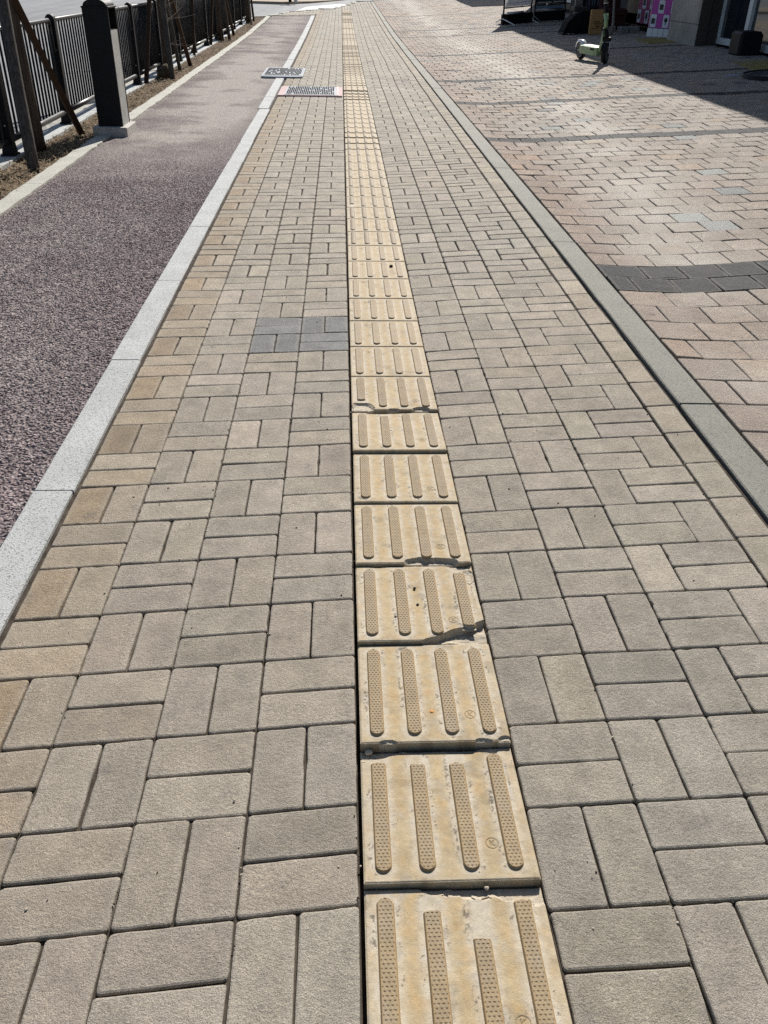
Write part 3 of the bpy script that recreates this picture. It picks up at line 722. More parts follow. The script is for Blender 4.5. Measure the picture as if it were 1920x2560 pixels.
# round cover in the shade
o=empty('manhole_cover',(5.62,11.05,gf(5.62,11.05)+.02));o.rotation_euler.y=-math.atan(.055)
mb=MB();mb.lathe([(.0,.006),(.40,.006),(.40,.012),(.46,.012),(.475,-.05)],40);mb.build('lid',M['iron'],o)
mb=MB();mb.lathe([(.462,.013),(.475,.03),(.49,.028),(.495,-.05)],40);mb.build('rim_strip',M['rubber'],o)
tag(o,'round iron manhole cover with dark rim in the shade at the right edge','manhole cover')
# ------------------------------------------------------------------ fence
FX=-2.645;fence=empty('pedestrian_fence',(FX,4.77,.012))
post_me=None
ys=[4.77+1.66*i for i in range(-4,14)]
for i,y in enumerate(ys):
    z=float(zy(y))
    if post_me is None:
        mb=MB();prof=[]
        w=.043
        mb.prism([(-w,-w),(w,-w),(w,w),(-w,w)],.0,.02)
        mb=MB()
        # slab post with rounded head, flared foot
        out=[(-.050,.0),(-.052,.012),(-.047,.05),(-.040,.11),(-.040,.86)]+[(-.040*math.cos(a),.86+.045*math.sin(a)) for a in [math.pi*t/10 for t in range(1,10)]]+[(.040,.86),(.040,.11),(.047,.05),(.052,.012),(.050,0)]
        Mx=Matrix.Rotation(R(90),4,'X')@Matrix.Rotation(R(90),4,'Y') 
        vs=[(p[0],.034,p[1]) for p in out]+[(p[0],-.034,p[1]) for p in out];n=len(out)
        mb.add(vs,[tuple(range(n)),tuple(reversed(range(n,2*n)))]+[(i2,n+i2,n+(i2+1)%n,(i2+1)%n) for i2 in range(n)])
        mb.box((0,0,.008),(.11,.13,.016))
        p=mb.build('post',M['black'],fence);post_me=p.data
        mb=MB();mb.lathe([(.0,.0),(.008,.0),(.008,.004),(.0,.006)],8,M=Matrix.Rotation(R(90),4,'X'));bolt_me=None
    else: p=link('post',post_me,fence)
    for zz in (.22,.62):
        if bolt_me is None: q_=mb.build('bolt',M['steel'],p);bolt_me=q_.data
        else: q_=link('bolt',bolt_me,p)
        q_.location=(.012,-.034,zz)
    p.location=(0,y-4.77,z)
pan_me=None
for y in ys[:-1]:
    if pan_me is None:
        mb=MB();L=1.66
        mb.tube([(0,.05,.60),(0,.05,.82),(0,.065,.845),(0,.095,.858),(0,L-.095,.858),(0,L-.065,.845),(0,L-.05,.82),(0,L-.05,.60)],.018,8)
        mb.tube([(0,.045,.105),(0,L-.045,.105)],.026,10)
        a=mb.build('rail_panel',M['rail'],fence)
        mb=MB();nb=18
        for i in range(nb):
            yy=.06+(L-.12)*(i+.0)/(nb-1);mb.tube([(0,yy,.11),(0,yy,.85)],.0098,6)
        b=mb.build('bar_infill',M['black'],a);pan_me=(a.data,b.data)
    else: a=link('rail_panel',pan_me[0],fence);b=link('bar_infill',pan_me[1],a)
    a.location=(0,y-4.77,float(zy(y+.8)))
tag(fence,'long black pedestrian fence of thin upright bars along the road kerb','fence')
# ------------------------------------------------------------------ bollard
bo=empty('bollard',(-2.105,7.70,0))
mb=MB();mb.box((0,-.02,.02),(.305,.40,.10),0,0,.006);mb.build('plinth',M['plinth'],bo)
mb=MB();W_,D_=.108,.150
# body shell: front, back, left and the right post edges, leaving a recess on the right side
mb.box((-.002,-D_+.008,.53),(2*W_,.016,.92));mb.box((-.002,D_-.008,.53),(2*W_,.016,.92));mb.box((-W_+.008,0,.53),(.016,2*D_-.032,.92))
mb.box((0,0,.995),(2*W_+.014,2*D_+.014,.014),0,0,.003);mb.build('body',M['black'],bo)
mb=MB();n=16
vs=[];
for yy in (-D_,D_):
    for i in range(n+1):
        a=math.pi*i/n;vs.append((-.100*math.cos(a),yy*.97,1.000+.056*math.sin(a)))
fs=[tuple(range(n+1)),tuple(reversed(range(n+1,2*n+2)))]+[(i,n+1+i,n+2+i,i+1) for i in range(n)]
mb.add(vs,fs);mb.build('domed_cap',M['black'],bo)
mb=MB();mb.box((W_-.012,0,.445),(.014,2*D_-.034,.75));mb.build('side_panel',M['bpanel'],bo)
mb=MB();mb.box((W_-.060,0,.905),(.014,2*D_-.034,.165));mb.box((W_-.035,0,.822),(.05,2*D_-.034,.006));mb.build('lamp_recess',M['black'],bo)
tag(bo,'square black bollard with domed cap and grey side panel on concrete plinth','bollard')
# ------------------------------------------------------------------ trees and stakes
def limb(mb,p,d,L,r,depth,seed):
    rnd=random.Random(seed);pts=[Vector(p)];rs=[r];d=Vector(d).normalized();n=5
    for i in range(n):
        d=(d+Vector((rnd.uniform(-.16,.16),rnd.uniform(-.16,.16),rnd.uniform(-.04,.12)))).normalized()
        pts.append(pts[-1]+d*L/n);rs.append(r*(1-.75*(i+1)/n))
    mb.tube(pts,rs,6 if r>.01 else 4)
    if depth>0:
        for k in range(4):
            i=rnd.randint(1,n-1);q=pts[i].lerp(pts[i+1],rnd.random());a=rnd.uniform(0,6.28)
            dd=(d+Vector((math.cos(a),math.sin(a),rnd.uniform(-.1,.5)))*.9).normalized()
            limb(mb,q,dd,L*rnd.uniform(.35,.6),max(.0022,rs[i]*.55),depth-1,rnd.random())
def tree(x,y,r,hgt,lab,seed,low=()):
    z=gf(x,y);t=empty('street_tree',(x,y,z-.01));rnd=random.Random(seed)
    mb=MB();pts=[];rs=[]
    for i in range(9):
        f=i/8;pts.append((.03*math.sin(3*f+seed),.025*math.cos(4*f+seed),hgt*f));rs.append(r*(1.25 if i==0 else 1-.62*f))
    mb.tube(pts,rs,12);mb.build('trunk',M['bark'],t)
    mb=MB()
    for k in range(13):
        f=rnd.uniform(.52,.98);a=rnd.uniform(0,6.28);limb(mb,(pts[8][0]*f,0,hgt*f),(math.cos(a),math.sin(a),rnd.uniform(.5,1.3)),rnd.uniform(.7,1.3)*(1.25-f*.5),.016,2,rnd.random())
    for (zz,dx,dy,dz,L,rr) in low: limb(mb,(0,0,zz),(dx,dy,dz),L,rr,1,zz*7)
    mb.build('bare_crown',M['twig'],t)
    return tag(t,lab,'tree','bare street trees in the soil strip')
tree(-2.53,6.68,.050,3.6,'bare tree trunk nearest the camera behind the crossed stakes',1)
tB=tree(-2.50,12.75,.060,3.8,'bare tree with wrapped root ball and low twigs beside the cycle path',2,[(.62,.8,-.9,.35,.75,.008),(.78,.6,-1,.1,.6,.006),(.5,.5,-.8,.5,.55,.005),(.9,.9,-.4,.2,.7,.007),(.95,-.5,-.9,.3,.6,.006),(.4,.9,-.5,-.1,.4,.004),(.7,.95,-.2,.1,.5,.004)])
tree(-2.56,19.6,.060,3.8,'bare tree trunk midway along the black fence',3,[(.8,.7,-.6,.4,.5,.005)])
tree(-2.50,25.6,.055,3.6,'bare tree trunk at the far end of the black fence',4)
mb=MB();nl=9
mb.lathe([(.11*math.sin(math.pi*i/nl)+.001,.06-.10*math.cos(math.pi*i/nl)) for i in range(nl+1)],16)
mb.v=[(a*(.72+.6*float(vnoise(a*22+5,b*22+c*31,3))),b*(.72+.6*float(vnoise(a*22+9,b*22+c*27,4))),c*(.75+.5*float(vnoise(a*25,b*25,8)))) for a,b,c in mb.v]
o=mb.build('root_ball',M['rope']);o.location=(-2.47,12.42,.0);tag(o,'knobbly wrapped root ball at the foot of a bare tree','root ball')
def stake(foot,top,r,mat,lab,sq=False):
    f=Vector((*foot,gf(*foot)-.08));t=Vector(top);o=empty('tree_stake',(foot[0],foot[1],gf(*foot)))
    mb=MB();n=6;pts=[f.lerp(t,i/n)-Vector(o.location) for i in range(n+1)];mb.tube(pts,[r*(1+.06*math.sin(i*2.)) for i in range(n+1)],4 if sq else 9,smooth=not sq)
    ob=mb.build('pole',mat,o);return tag(o,lab,'stake','wooden stakes propping the street trees')
stake((-2.30,5.87),(-2.52,6.55,1.75),.042,M['stake'],'thick grey upright stake nearest the camera at the left edge')
stake((-2.365,7.60),(-2.50,6.15,1.60),.033,M['stake_brown'],'slanting dark brown stake crossing in front of the fence beside the bollard',True)
stake((-2.58,11.55),(-2.51,12.70,1.6),.030,M['stake_brown'],'dark stake leaning in toward the root ball tree from the near side')
stake((-2.335,12.18),(-2.50,12.85,1.9),.036,M['stake'],'grey stake standing beside the root ball')
stake((-2.385,14.25),(-2.50,12.9,1.55),.032,M['stake_brown'],'slanting brown stake beyond the root ball tree')
stake((-2.60,18.2),(-2.56,19.55,1.6),.032,M['stake_brown'],'dark stake on the near side of the midway tree')
stake((-2.45,21.3),(-2.56,19.7,1.6),.032,M['stake_brown'],'dark stake on the far side of the midway tree')
stake((-2.40,19.9),(-2.55,19.7,1.7),.034,M['stake'],'upright stake on the path side of the midway tree')
stake((-2.58,15.9),(-2.56,16.5,1.8),.024,M['stake_brown'],'thin dark stake between the root ball tree and the midway tree')
stake((-2.41,13.35),(-2.50,12.85,1.7),.026,M['stake'],'short stake right behind the trunk of the root ball tree')
stake((-2.41,25.2),(-2.50,25.5,1.8),.022,M['timber'],'thin pale stake near the far end of the fence')
stake((-2.47,26.7),(-2.50,25.7,1.6),.030,M['stake_brown'],'short dark stake at the far end of the fence')
# dry litter on the soil
mb=MB()
for i in range(5200):
    x=random.uniform(-2.575,-2.215);y=random.uniform(2.6,27) if i%2 else random.uniform(3.5,12);z=gf(x,y)+random.uniform(-.012,.012);a=random.uniform(0,3.15);L=random.uniform(.015,.055);w=random.uniform(.0015,.004)
    dx,dy=math.cos(a)*L,math.sin(a)*L;px,py=-math.sin(a)*w,math.cos(a)*w;t=random.uniform(-.008,.018)
    mb.add([(x-dx-px,y-dy-py,z),(x-dx+px,y-dy+py,z),(x+px,y+py,z+.008+t),(x-px,y-py,z+.008+t),(x+dx,y+dy,z+t)],[(0,1,2,3),(3,2,4)])
o=mb.build('dry_litter',M['straw']);o['kind']='stuff'
mb=MB()
for i in range(420):
    x=random.uniform(-2.58,-2.215);y=random.uniform(3.,26);r=random.uniform(.004,.012);mb.box((x,y,gf(x,y)),(r*2,r*1.6,r*1.3),0,random.uniform(0,3),r*.4)
o=mb.build('gravel',M['pebble']);o['kind']='stuff'
# ------------------------------------------------------------------ scooter
def scooter():
    rear=Vector((3.837,14.473));front=Vector((4.003,13.624));d=(front-rear).normalized();ang=math.atan2(d.y,d.x)-math.pi/2   # local +Y = forward
    z=gf(3.92,14.05);s=empty('electric_scooter',(rear.x,rear.y,gf(rear.x,rear.y)),ang)
    Lw=(front-rear).length;rw=.135
    dzf=gf(front.x,front.y)-gf(rear.x,rear.y)
    def wheel(y,steer,nm,z0=0.):
        Mw=Matrix.Translation((0,y,rw+z0))@Matrix.Rotation(steer,4,'Z')@Matrix.Rotation(R(90),4,'Y')
        mb=MB();mb.lathe([(rw-.040,-.028),(rw-.016,-.034),(rw-.003,-.022),(rw,0),(rw-.003,.022),(rw-.016,.034),(rw-.040,.028)],32,M=Mw);w=mb.build(nm,M['rubber'],s)
        mb=MB();mb.lathe([(0,-.030),(.03,-.030),(.035,-.018),(rw-.055,-.018),(rw-.040,-.028),(rw-.040,.028),(rw-.055,.018),(.035,.018),(.03,.030),(0,.030)],28,M=Mw);mb.build('rim',M['iron'],w)
        mb=MB();
        for sg in (-1,1): mb.lathe([(rw-.046,sg*.0265),(rw-.042,sg*.0300),(rw-.038,sg*.0285)],28,M=Mw)
        mb.build('rim_ring',M['bpanel'],w)
        return w
    hd=Vector((-.48,-.87)).normalized();steer=math.atan2(hd.y,hd.x)-math.pi/2-ang
    wheel(0,0,'rear_wheel');wheel(Lw,steer,'front_wheel',dzf)
    mb=MB();mb.prism([(-.075,.10),(.075,.10),(.085,.18),(.085,Lw-.27),(.055,Lw-.19),(-.055,Lw-.19),(-.085,Lw-.27),(-.085,.18)],.105,.215);mb.build('deck',M['mint'],s)
    mb=MB();mb.box((0,Lw/2-.07,.218),(.13,.40,.008));mb.build('deck_mat',M['mint'],s)
    mb=MB()
    for sx in(-1,1):
        mb.box((sx*.0865,Lw-.30,.19),(.004,.12,.028));
    mb.build('side_reflectors',M['black'],s)
    mb=MB();mb.tube([(0,Lw-.22,.165),(0,Lw-.15,.20),(0,Lw-.10,.32),(0,Lw-.085,.48)],[.040,.042,.036,.030],10);mb.build('neck',M['mint'],s)
    hub=Vector((0,Lw-.02,.30+dzf));axis=Vector((0,-.19,1)).normalized();top=hub+axis*.86
    mb=MB();mb.tube([hub+axis*.17,hub+axis*.37],.033,14);mb.build('head_tube',M['mint'],s)
    mb=MB();mb.tube([hub+axis*.37,hub+axis*.50],.030,14);mb.build('stem_collar',M['black'],s);mb=MB();mb.tube([hub+axis*.645,hub+axis*.80],.029,14);mb.build('stem_collar',M['black'],s)
    mb=MB();mb.tube([hub+axis*.50,hub+axis*.65],.031,14);mb.build('stem',M['olive'],s)
    mb=MB();mb.tube([hub+axis*.495,hub+axis*.51],.034,14);mb.tube([hub+axis*.642,hub+axis*.658],.036,14);mb.build('stem_ring',M['bpanel'],s)
    St=Matrix.Rotation(steer,4,'Z')
    def loc(v): v=Vector(v);r=St@Vector((v.x,v.y,0));return Vector((r.x,Lw+r.y,v.z+dzf))
    mb=MB()
    for sx in(-1,1): mb.tube([loc((sx*.045,0,rw)),loc((sx*.050,-.015,.22)),loc((sx*.05,-.03,.31))],.011,8)
    mb.build('fork',M['chrome'],s)
    mb=MB();mb.box((0,0,0),(.125,.085,.055),0,0,.012,M=Matrix.Translation(loc((0,-.035,.325)))@St);mb.tube([loc((0,-.03,.33)),hub+axis*.18],.034,10)
    n=9;vs=[];fs=[]
    for i in range(n):
        a=R(20+120*i/(n-1));
        for sx in(-.045,.045): vs.append(loc((sx,math.cos(a)*(rw+.014),rw+math.sin(a)*(rw+.014))))
    for i in range(n-1): fs+= [(2*i,2*i+1,2*i+3,2*i+2)]
    mb.add(vs,fs);mb.build('front_mudguard',M['black'],s)
    n=9;vs=[];fs=[]
    for i in range(n):
        a=R(35+130*i/(n-1))
        for sx,rr in((-.042,-.02),(-.036,.012),(.036,.012),(.042,-.02)): vs.append((sx,math.cos(a)*(rw+rr),rw+math.sin(a)*(rw+rr)))
    for i in range(n-1):
        for j in range(3): fs.append((4*i+j,4*i+j+1,4*i+5+j,4*i+4+j))
    mb=MB();mb.add(vs,fs,0,True);mb.box((0,-.075,rw+.135),(.06,.04,.02),0,0,.006);mb.build('rear_mudguard',M['chrome'],s)
    mb=MB()
    for sx in(-1,1): mb.tube([(sx*.05,0,rw),(sx*.06,.07,.15),(sx*.055,.14,.17)],.012,8)
    mb.build('rear_arm',M['steel'],s)
    mb=MB();hp=Vector(top);ax=(St@Vector((1,0,0)))
    mb.tube([hp-ax*.28+Vector((0,0,.01)),hp-ax*.08,hp+ax*.08,hp+ax*.28+Vector((0,0,.01))],.014,10);mb.tube([hub+axis*.80,hp],.022,10);mb.build('handlebar',M['black'],s)
    mb=MB()
    for sg in(-1,1): mb.tube([hp+ax*sg*.17,hp+ax*sg*.29+Vector((0,0,.01))],.019,10)
    mb.build('grips',M['rubber'],s)
    mb=MB();mb.tube([(-.06,Lw-.30,.12),(-.13,Lw-.22,.0)],.009,8);mb.tube([(-.145,Lw-.22,.003),(-.11,Lw-.20,.003)],.009,6);mb.build('kickstand',M['black'],s)
    mb=MB();mb.box((-.036,Lw-.075,.46),(.006,.018,.16),0,0,0);mb.build('side_marker',M['orange'],s)
    mb=MB();mb.tube([hub+axis*.30+Vector((-.035,0,0)),hub+axis*.22+Vector((-.05,-.02,0)),hub+axis*.05+Vector((-.05,-.03,0))],.007,6);mb.tube([hub+axis*.30+Vector((.035,0,0)),hub+axis*.2+Vector((.05,0,0)),hub+axis*.03+Vector((.045,.01,0))],.007,6);mb.build('cables',M['black'],s)
    s.rotation_euler=(0,R(4.),ang)
    tag(s,'mint green electric kick scooter parked at the edge of the shade','scooter')
scooter()
# ------------------------------------------------------------------ sign stands
def sign(px,py,qx,qy,mats,lab,nm,kind):
    P=Vector((px,py));Q=Vector((qx,qy));d=Q-P;W_=d.length;a=math.atan2(d.y,d.x);s=empty(nm,(px,py,gf(px,py)),a)
    # local x along the sign, -y toward the camera
    dz=gf(qx,qy)-gf(px,py)
    T=Matrix.Shear('XY',4,(0,0)) if False else Matrix.Identity(4);T[2][0]=dz/W_
    mb=MB()
    for x in(.015,W_-.015): mb.box((x,0,.90),(.03,.03,1.8),0,M=T)
    for z in(.37,1.78): mb.box((W_/2,0,z),(W_-.06,.024,.028),0,M=T)
    mb.build('frame',M['black'],s)
    mb=MB();mb.box((W_/2,.004,1.08),(W_-.065,.003,1.38),0,M=T);p=mb.build('panel',mats,s)
    mb=MB();mb.box((W_/2,-.005,.12),(W_-.06,.20 if kind=='w' else .10,.225),0,M=T);mb.build('base_cloth',M['cloth'],s)
    mb=MB();mb.tube([(.03,-.12,.262),(W_*.60,-.12,.262+dz*.6)],.026,10);mb.build('tube_rail',M['chrome'],s) if kind=='w' else None
    mb=MB()
    for x in(.01,W_-.04):
        mb.tube([(x,.02,.14),(x,-.25,.07),(x-.02,-.48,.012)],.015,8)
        mb.tube([(x,.02,.14),(x,.25,.05)],.015,8)
    mb.build('foot',M['chrome'] if kind=='w' else M['iron'],s)
    if kind=='w':
        mb=MB()
        for (x,z,w,h) in [(W_/2,.465,W_-.15,.005),(W_/2,1.70,W_-.15,.004),(.085,1.15,.004,1.09),(W_-.085,1.15,.004,1.09)]: mb.box((x,-.004,z),(w,.006,h),0,M=T)
        mb.build('border_line',M['board'],p)
        mb=MB()
        for k in range(5):
            an=k*1.2566;mb.lathe([(0,0),(.026,.0),(.026,.004),(0,.004)],10,M=T@Matrix.Translation((.20+.034*math.cos(an),-.008,.635+.034*math.sin(an)))@Matrix.Rotation(R(90),4,'X'))
        mb.box((.20,-.006,.575),(.012,.006,.08),0,M=T);mb.build('red_flower',M['red'],p)
        mb=MB()
        for k in range(11):
            x=.30+k*.032
            if k in(3,7): continue
            mb.box((x,-.006,.60),(.005,.006,.034),0,M=T);mb.box((x+.010,-.006,.605),(.014,.006,.006),0,M=T);mb.box((x+.010,-.006,.587),(.014,.006,.006),0,M=T)
        mb.build('small_lettering',M['red'],p)
    else:
        mb=MB();B_=lambda x,z,w,h:mb.box((x,-.006,z),(w,.006,h),0,M=T)
        def ring(x,z,r): 
            for k in range(12):
                a0=k*math.pi/6;mb.box((x+r*math.cos(a0),-.006,z+r*math.sin(a0)),(.016,.006,.016),0,M=T)
        x=.22;z=.555;st=.155
        ring(x,z,.030);B_(x+.058,z,.014,.13);B_(x+.078,z,.03,.014)
        x+=st
        B_(x,z+.038,.06,.013);B_(x+.024,z+.02,.013,.04);B_(x,z,.06,.013);B_(x-.024,z-.018,.013,.04);B_(x,z-.038,.06,.013);B_(x+.058,z,.014,.13);B_(x+.078,z,.03,.014)
        x+=st
        ring(x,z,.030);B_(x+.062,z,.014,.13)
        x+=st
        B_(x-.03,z+.0,.04,.014);B_(x+.035,z+.04,.07,.013);B_(x+.02,z+.012,.014,.05);B_(x+.05,z+.012,.014,.05);B_(x+.035,z-.02,.09,.013);B_(x+.035,z-.05,.014,.05)
        mb.build('hangul_lettering',M['paletxt'],p)
        mb=MB();B2=lambda x,z,w,h:mb.box((x,-.006,z),(w,.008,h),0,M=T)
        B2(W_*.30,.425,W_*.45,.03);B2(W_*.75,.43,W_*.33,.03);mb.build('pale_stripe',M['bpanel'],p)
        mb=MB();mb.box((W_/2,0,.318),(W_-.07,.008,.06),0,M=T);mb.build('lower_strip',M['blue_pic'],s)
    return tag(s,lab,'sign stand','sign stands by the shop')
sign(4.075,23.86,4.90,24.42,M['film'],'white poster stand with red flower mark and black base','sign_stand','w')
sign(4.98,24.46,5.84,24.66,M['board'],'black sign stand with pale Korean lettering','sign_stand','b')
def rollup(x,y,w,lab,mat,h=1.9):
    s=empty('banner_pole',(x,y,gf(x,y)));mb=MB();mb.box((0,0,h/2),(w,.05,h),0,0,.01);mb.build('pole',mat,s);mb=MB();mb.box((0,0,.03),(w*1.6,.25,.06),0,0,.012);mb.build('base',M['black'],s);tag(s,lab,'pole')
rollup(5.98,24.55,.10,'pale grey pole right beside the black sign stand',M['timber'])
rollup(6.02,23.0,.07,'slim grey pole behind the black bag',M['steel'])
# menu board
s=empty('menu_board',(5.72,21.3,gf(5.72,21.3)),R(12))
mb=MB();mb.box((0,0,.85),(.62,.05,1.7),0,0,.008);mb.build('frame',M['black'],s)
mb=MB();mb.box((.02,-.028,1.0),(.52,.008,1.15));p=mb.build('panel',M['board'],s)
mb=MB()
for r_ in range(2):
    for i,(w,h) in enumerate([(.014,.13),(.05,.014),(.014,.13),(.014,.13),(.04,.014),(.014,.13)]):
        mb.box((-.16+i*.045,-.034,.74-.20*r_ if h>.1 else .79-.2*r_),(w,.006,h))
mb.build('lettering',M['blue_pic'],p)
tag(s,'tall dark menu board with faint pale letters behind the cardboard box','menu board')
# bag, box, bits
s=empty('black_bag',(5.05,20.05,gf(5.05,20.05)),R(8));n=10
mb=MB();secs=[]
prof=[(-.30,.02),(-.33,.05),(-.29,.12),(-.24,.24),(-.12,.34),(.05,.40),(.26,.43),(.30,.40),(.31,.02)]
vs=[(p[0],-.15,p[1]) for p in prof]+[(p[0],.15,p[1]) for p in prof];n=len(prof)
mb.add(vs,[tuple(range(n)),tuple(reversed(range(n,2*n)))]+[(i,n+i,n+(i+1)%n,(i+1)%n) for i in range(n)]);mb.build('body',M['cloth'],s)
mb=MB();mb.tube([(-.05,-.158,.36),(.02,-.16,.2),(.0,-.16,.05)],.012,6);mb.build('strap',M['black'],s);mb=MB();mb.box((-.30,-.02,.02),(.1,.34,.035),0,0,.01);mb.build('toe_flap',M['black'],s)
mb=MB();mb.box((.06,.0,.47),(.36,.22,.10),0,0,.02);mb.build('flap',M['board'],s)
tag(s,'slumped black bag on the ground left of the cardboard box','bag')
s=empty('cardboard_box',(5.345,19.50,gf(5.34,19.45)),R(-5))
mb=MB();mb.box((0,.08,.23),(.25,.18,.45),0,0,.004);b=mb.build('carton',M['card'],s)
mb=MB();mb.box((.02,-.011,.115),(.20,.004,.010));mb.box((.03,-.011,.155),(.07,.004,.030))
for i in range(7): mb.box((-.055+i*.024,-.011,.205+.003*(i%2)),(.012,.004,.034))
for i in range(6): mb.box((-.06+i*.024,-.011,.245),(.014,.004,.020))
mb.build('print',M['cardprint'],b)
mb=MB();mb.box((0,.08,.457),(.24,.17,.004));mb.build('tape_lid',M['card'],s)
tag(s,'upright brown cardboard box with dark print behind the scooter','box')
s=empty('upholstered_chair',(5.92,20.4,gf(5.92,20.4)),R(10))
mb=MB();mb.box((0,0,.36),(.50,.45,.16),0,0,.04);mb.build('seat',M['maroon'],s);mb=MB();mb.box((0,.22,.72),(.50,.10,.75),0,0,.04);mb.build('backrest',M['maroon'],s)
for sx in(-1,1):
    for sy in(-1,1): mb=MB();mb.tube([(sx*.2,sy*.17,.30),(sx*.23,sy*.2,0)],.02,8);mb.build('leg',M['stake_brown'],s)
mb=MB();mb.box((0,-.16,.20),(.44,.06,.2),0,0,.02);mb.build('apron',M['maroon'],s)
tag(s,'maroon upholstered chair in the dark behind the scooter stem','chair')
s=empty('timber_prop',(5.60,19.25,gf(5.60,19.25)));mb=MB();mb.tube([(0,0,0),(.05,.05,.18),(.09,.3,.45),(.12,.6,.95)],[.045,.032,.026,.024],6);mb.build('leg',M['timber'],s);mb=MB();mb.tube([(.12,.6,.95),(.55,.8,1.0)],.025,6);mb.build('rail',M['timber'],s);tag(s,'flared grey timber prop to the right of the scooter stem','prop')
for i,(x,y,w,lab) in enumerate([(5.98,19.62,.17,'grey stone block, left one of the two below the dark wall'),(6.20,19.62,.20,'grey stone block, right one beside the magenta poster')]):
    mb=MB();mb.box((0,0,.06),(w,.15,.14),0,0,.012);o=mb.build('stone_block',M['stone']);o.location=(x,y,gf(x,y));o.rotation_euler.z=R(6);tag(o,lab,'stone')
# black planter crate
s=empty('black_crate',(6.33,14.08,gf(6.33,14.08)),R(0))
mb=MB();mb.box((0,0,.15),(.36,.42,.34),0,0,.035);mb.build('body',M['black'],s)
mb=MB();
for i in range(4): mb.box((0,-.15+.1*i,.324),(.30,.035,.012),0,0,.003)
mb.build('lid_ribs',M['board'],s)
tag(s,'black ribbed crate on the ground in front of the shop window','crate')
# tactile mats
def tmat(x0,y0,nx,ny,rz,lab):
    s=empty('tactile_mat',(x0,y0,gf(x0,y0)),rz);s.rotation_euler=(0,-math.atan(.055),rz)
    mb=MB();mb.box((nx*.15,ny*.15,.004),(nx*.3,ny*.3,.012));b=mb.build('base',M['mat_y'],s)
    mb=MB()
    for i in range(nx*5):
        for j in range(ny*5): mb.box((.03+i*.06,.03+j*.06,.0125),(.030,.030,.006),0,0,.002)
    mb.build('studs',M['mat_y'],s);tag(s,lab,'tactile mat')
tmat(5.55,11.72,2,5,R(-8),'faded yellow studded tactile mat in front of the shop window')
tmat(5.66,16.85,2,4,R(-4),'worn yellow studded tactile mat in front of the stone pillar')
# ------------------------------------------------------------------ shop building
bd=empty('shop_building',(6.2,13,0))
def bp(nm,boxes,mat,par=bd,bev=0):
    mb=MB()
    for c,d in boxes: mb.box((c[0]-6.2,c[1]-13,c[2]),d,0,0,bev)
    o=mb.build(nm,mat,par);return o
ZR=6.28
yA,yB=-5.,32.0
bp('wall',[((9.6,(yA+yB)/2,4.85),(6.8,yB-yA,2.86)),((13.0,(yA+yB)/2,1.7),(.3,yB-yA,3.6)),((9.9,yA+.15,1.7),(6.0,.3,3.6)),((9.9,yB-.15,1.7),(6.0,.3,3.6))],M['render'])
bp('fascia',[((6.28,(yA+yB)/2,3.28),(.5,yB-yA-.02,.42))],M['board'])
bp('parapet',[((6.25,(yA+yB)/2,ZR-.02),(.34,yB-yA+.1,.1)),((9.7,(yA+yB)/2,ZR+.0),(6.5,yB-yA-.05,.06))],M['stone'])
for y in (-4.4,1.0,6.2,11.0):
    bp('pillar',[((6.42,y,1.75),(.46,.7,3.1))],M['clad'])
bp('pillar',[((6.29,16.68,1.7),(.18,1.5,3.2))],M['clad'])
bp('pillar',[((6.50,16.70,1.7),(.235,1.47,3.2)),((6.292,15.924,1.7),(.172,.008,3.2))],M['clad_dark'])  # end face of the pillar set darker than its long side
bp('pillar',[((6.72,18.95,1.7),(.2,1.0,3.2))],M['clad_dark'])
bp('pillar',[((6.55,22.3,1.7),(.3,.5,3.2)),((6.55,26.2,1.7),(.3,.5,3.2)),((6.55,31.6,1.7),(.3,.7,3.2))],M['clad'])
bp('plinth_wall',[((7.0,24.0,.30),(.1,15.7,.55)),((7.0,21.6,1.8),(.1,6.0,2.9))],M['clad_dark'])
def window(y0,y1,z0,z1,x=6.63,nm='window',mull=()):
    f=[((x,y0+.035,(z0+z1)/2),(.08,.07,z1-z0)),((x,y1-.035,(z0+z1)/2),(.08,.07,z1-z0)),((x,(y0+y1)/2,z0+.05),(.078,y1-y0-.14,.10)),((x,(y0+y1)/2,z1-.035),(.078,y1-y0-.14,.07))]
    for m in mull: f.append(((x,m,(z0+z1)/2+.02),(.076,.06,z1-z0-.18)))
    fo=bp(nm,f,M['alu']);mb=MB();mb.box((x+.02-6.2,(y0+y1)/2-13,(z0+z1)/2),(.012,y1-y0-.1,z1-z0-.1));mb.build('pane',M['glass'],fo)
    return fo
window(14.80,16.02,.335,3.06,nm='door',mull=())
window(11.38,14.80,.335,3.06);window(6.6,10.62,.30,3.06,mull=(8.6,));window(1.4,5.82,.28,3.06,mull=(3.6,));window(-4.0,.62,.28,3.06,mull=(-1.7,))
window(26.5,31.2,.62,3.06,x=6.85,mull=(28.8,))
for y in np.arange(-3.5,30,3.6): window(y,y+2.0,4.0,5.5,x=6.19,mull=(y+1.0,))
tag(bd,'two storey shop building with stone pillars and white framed glass','building')
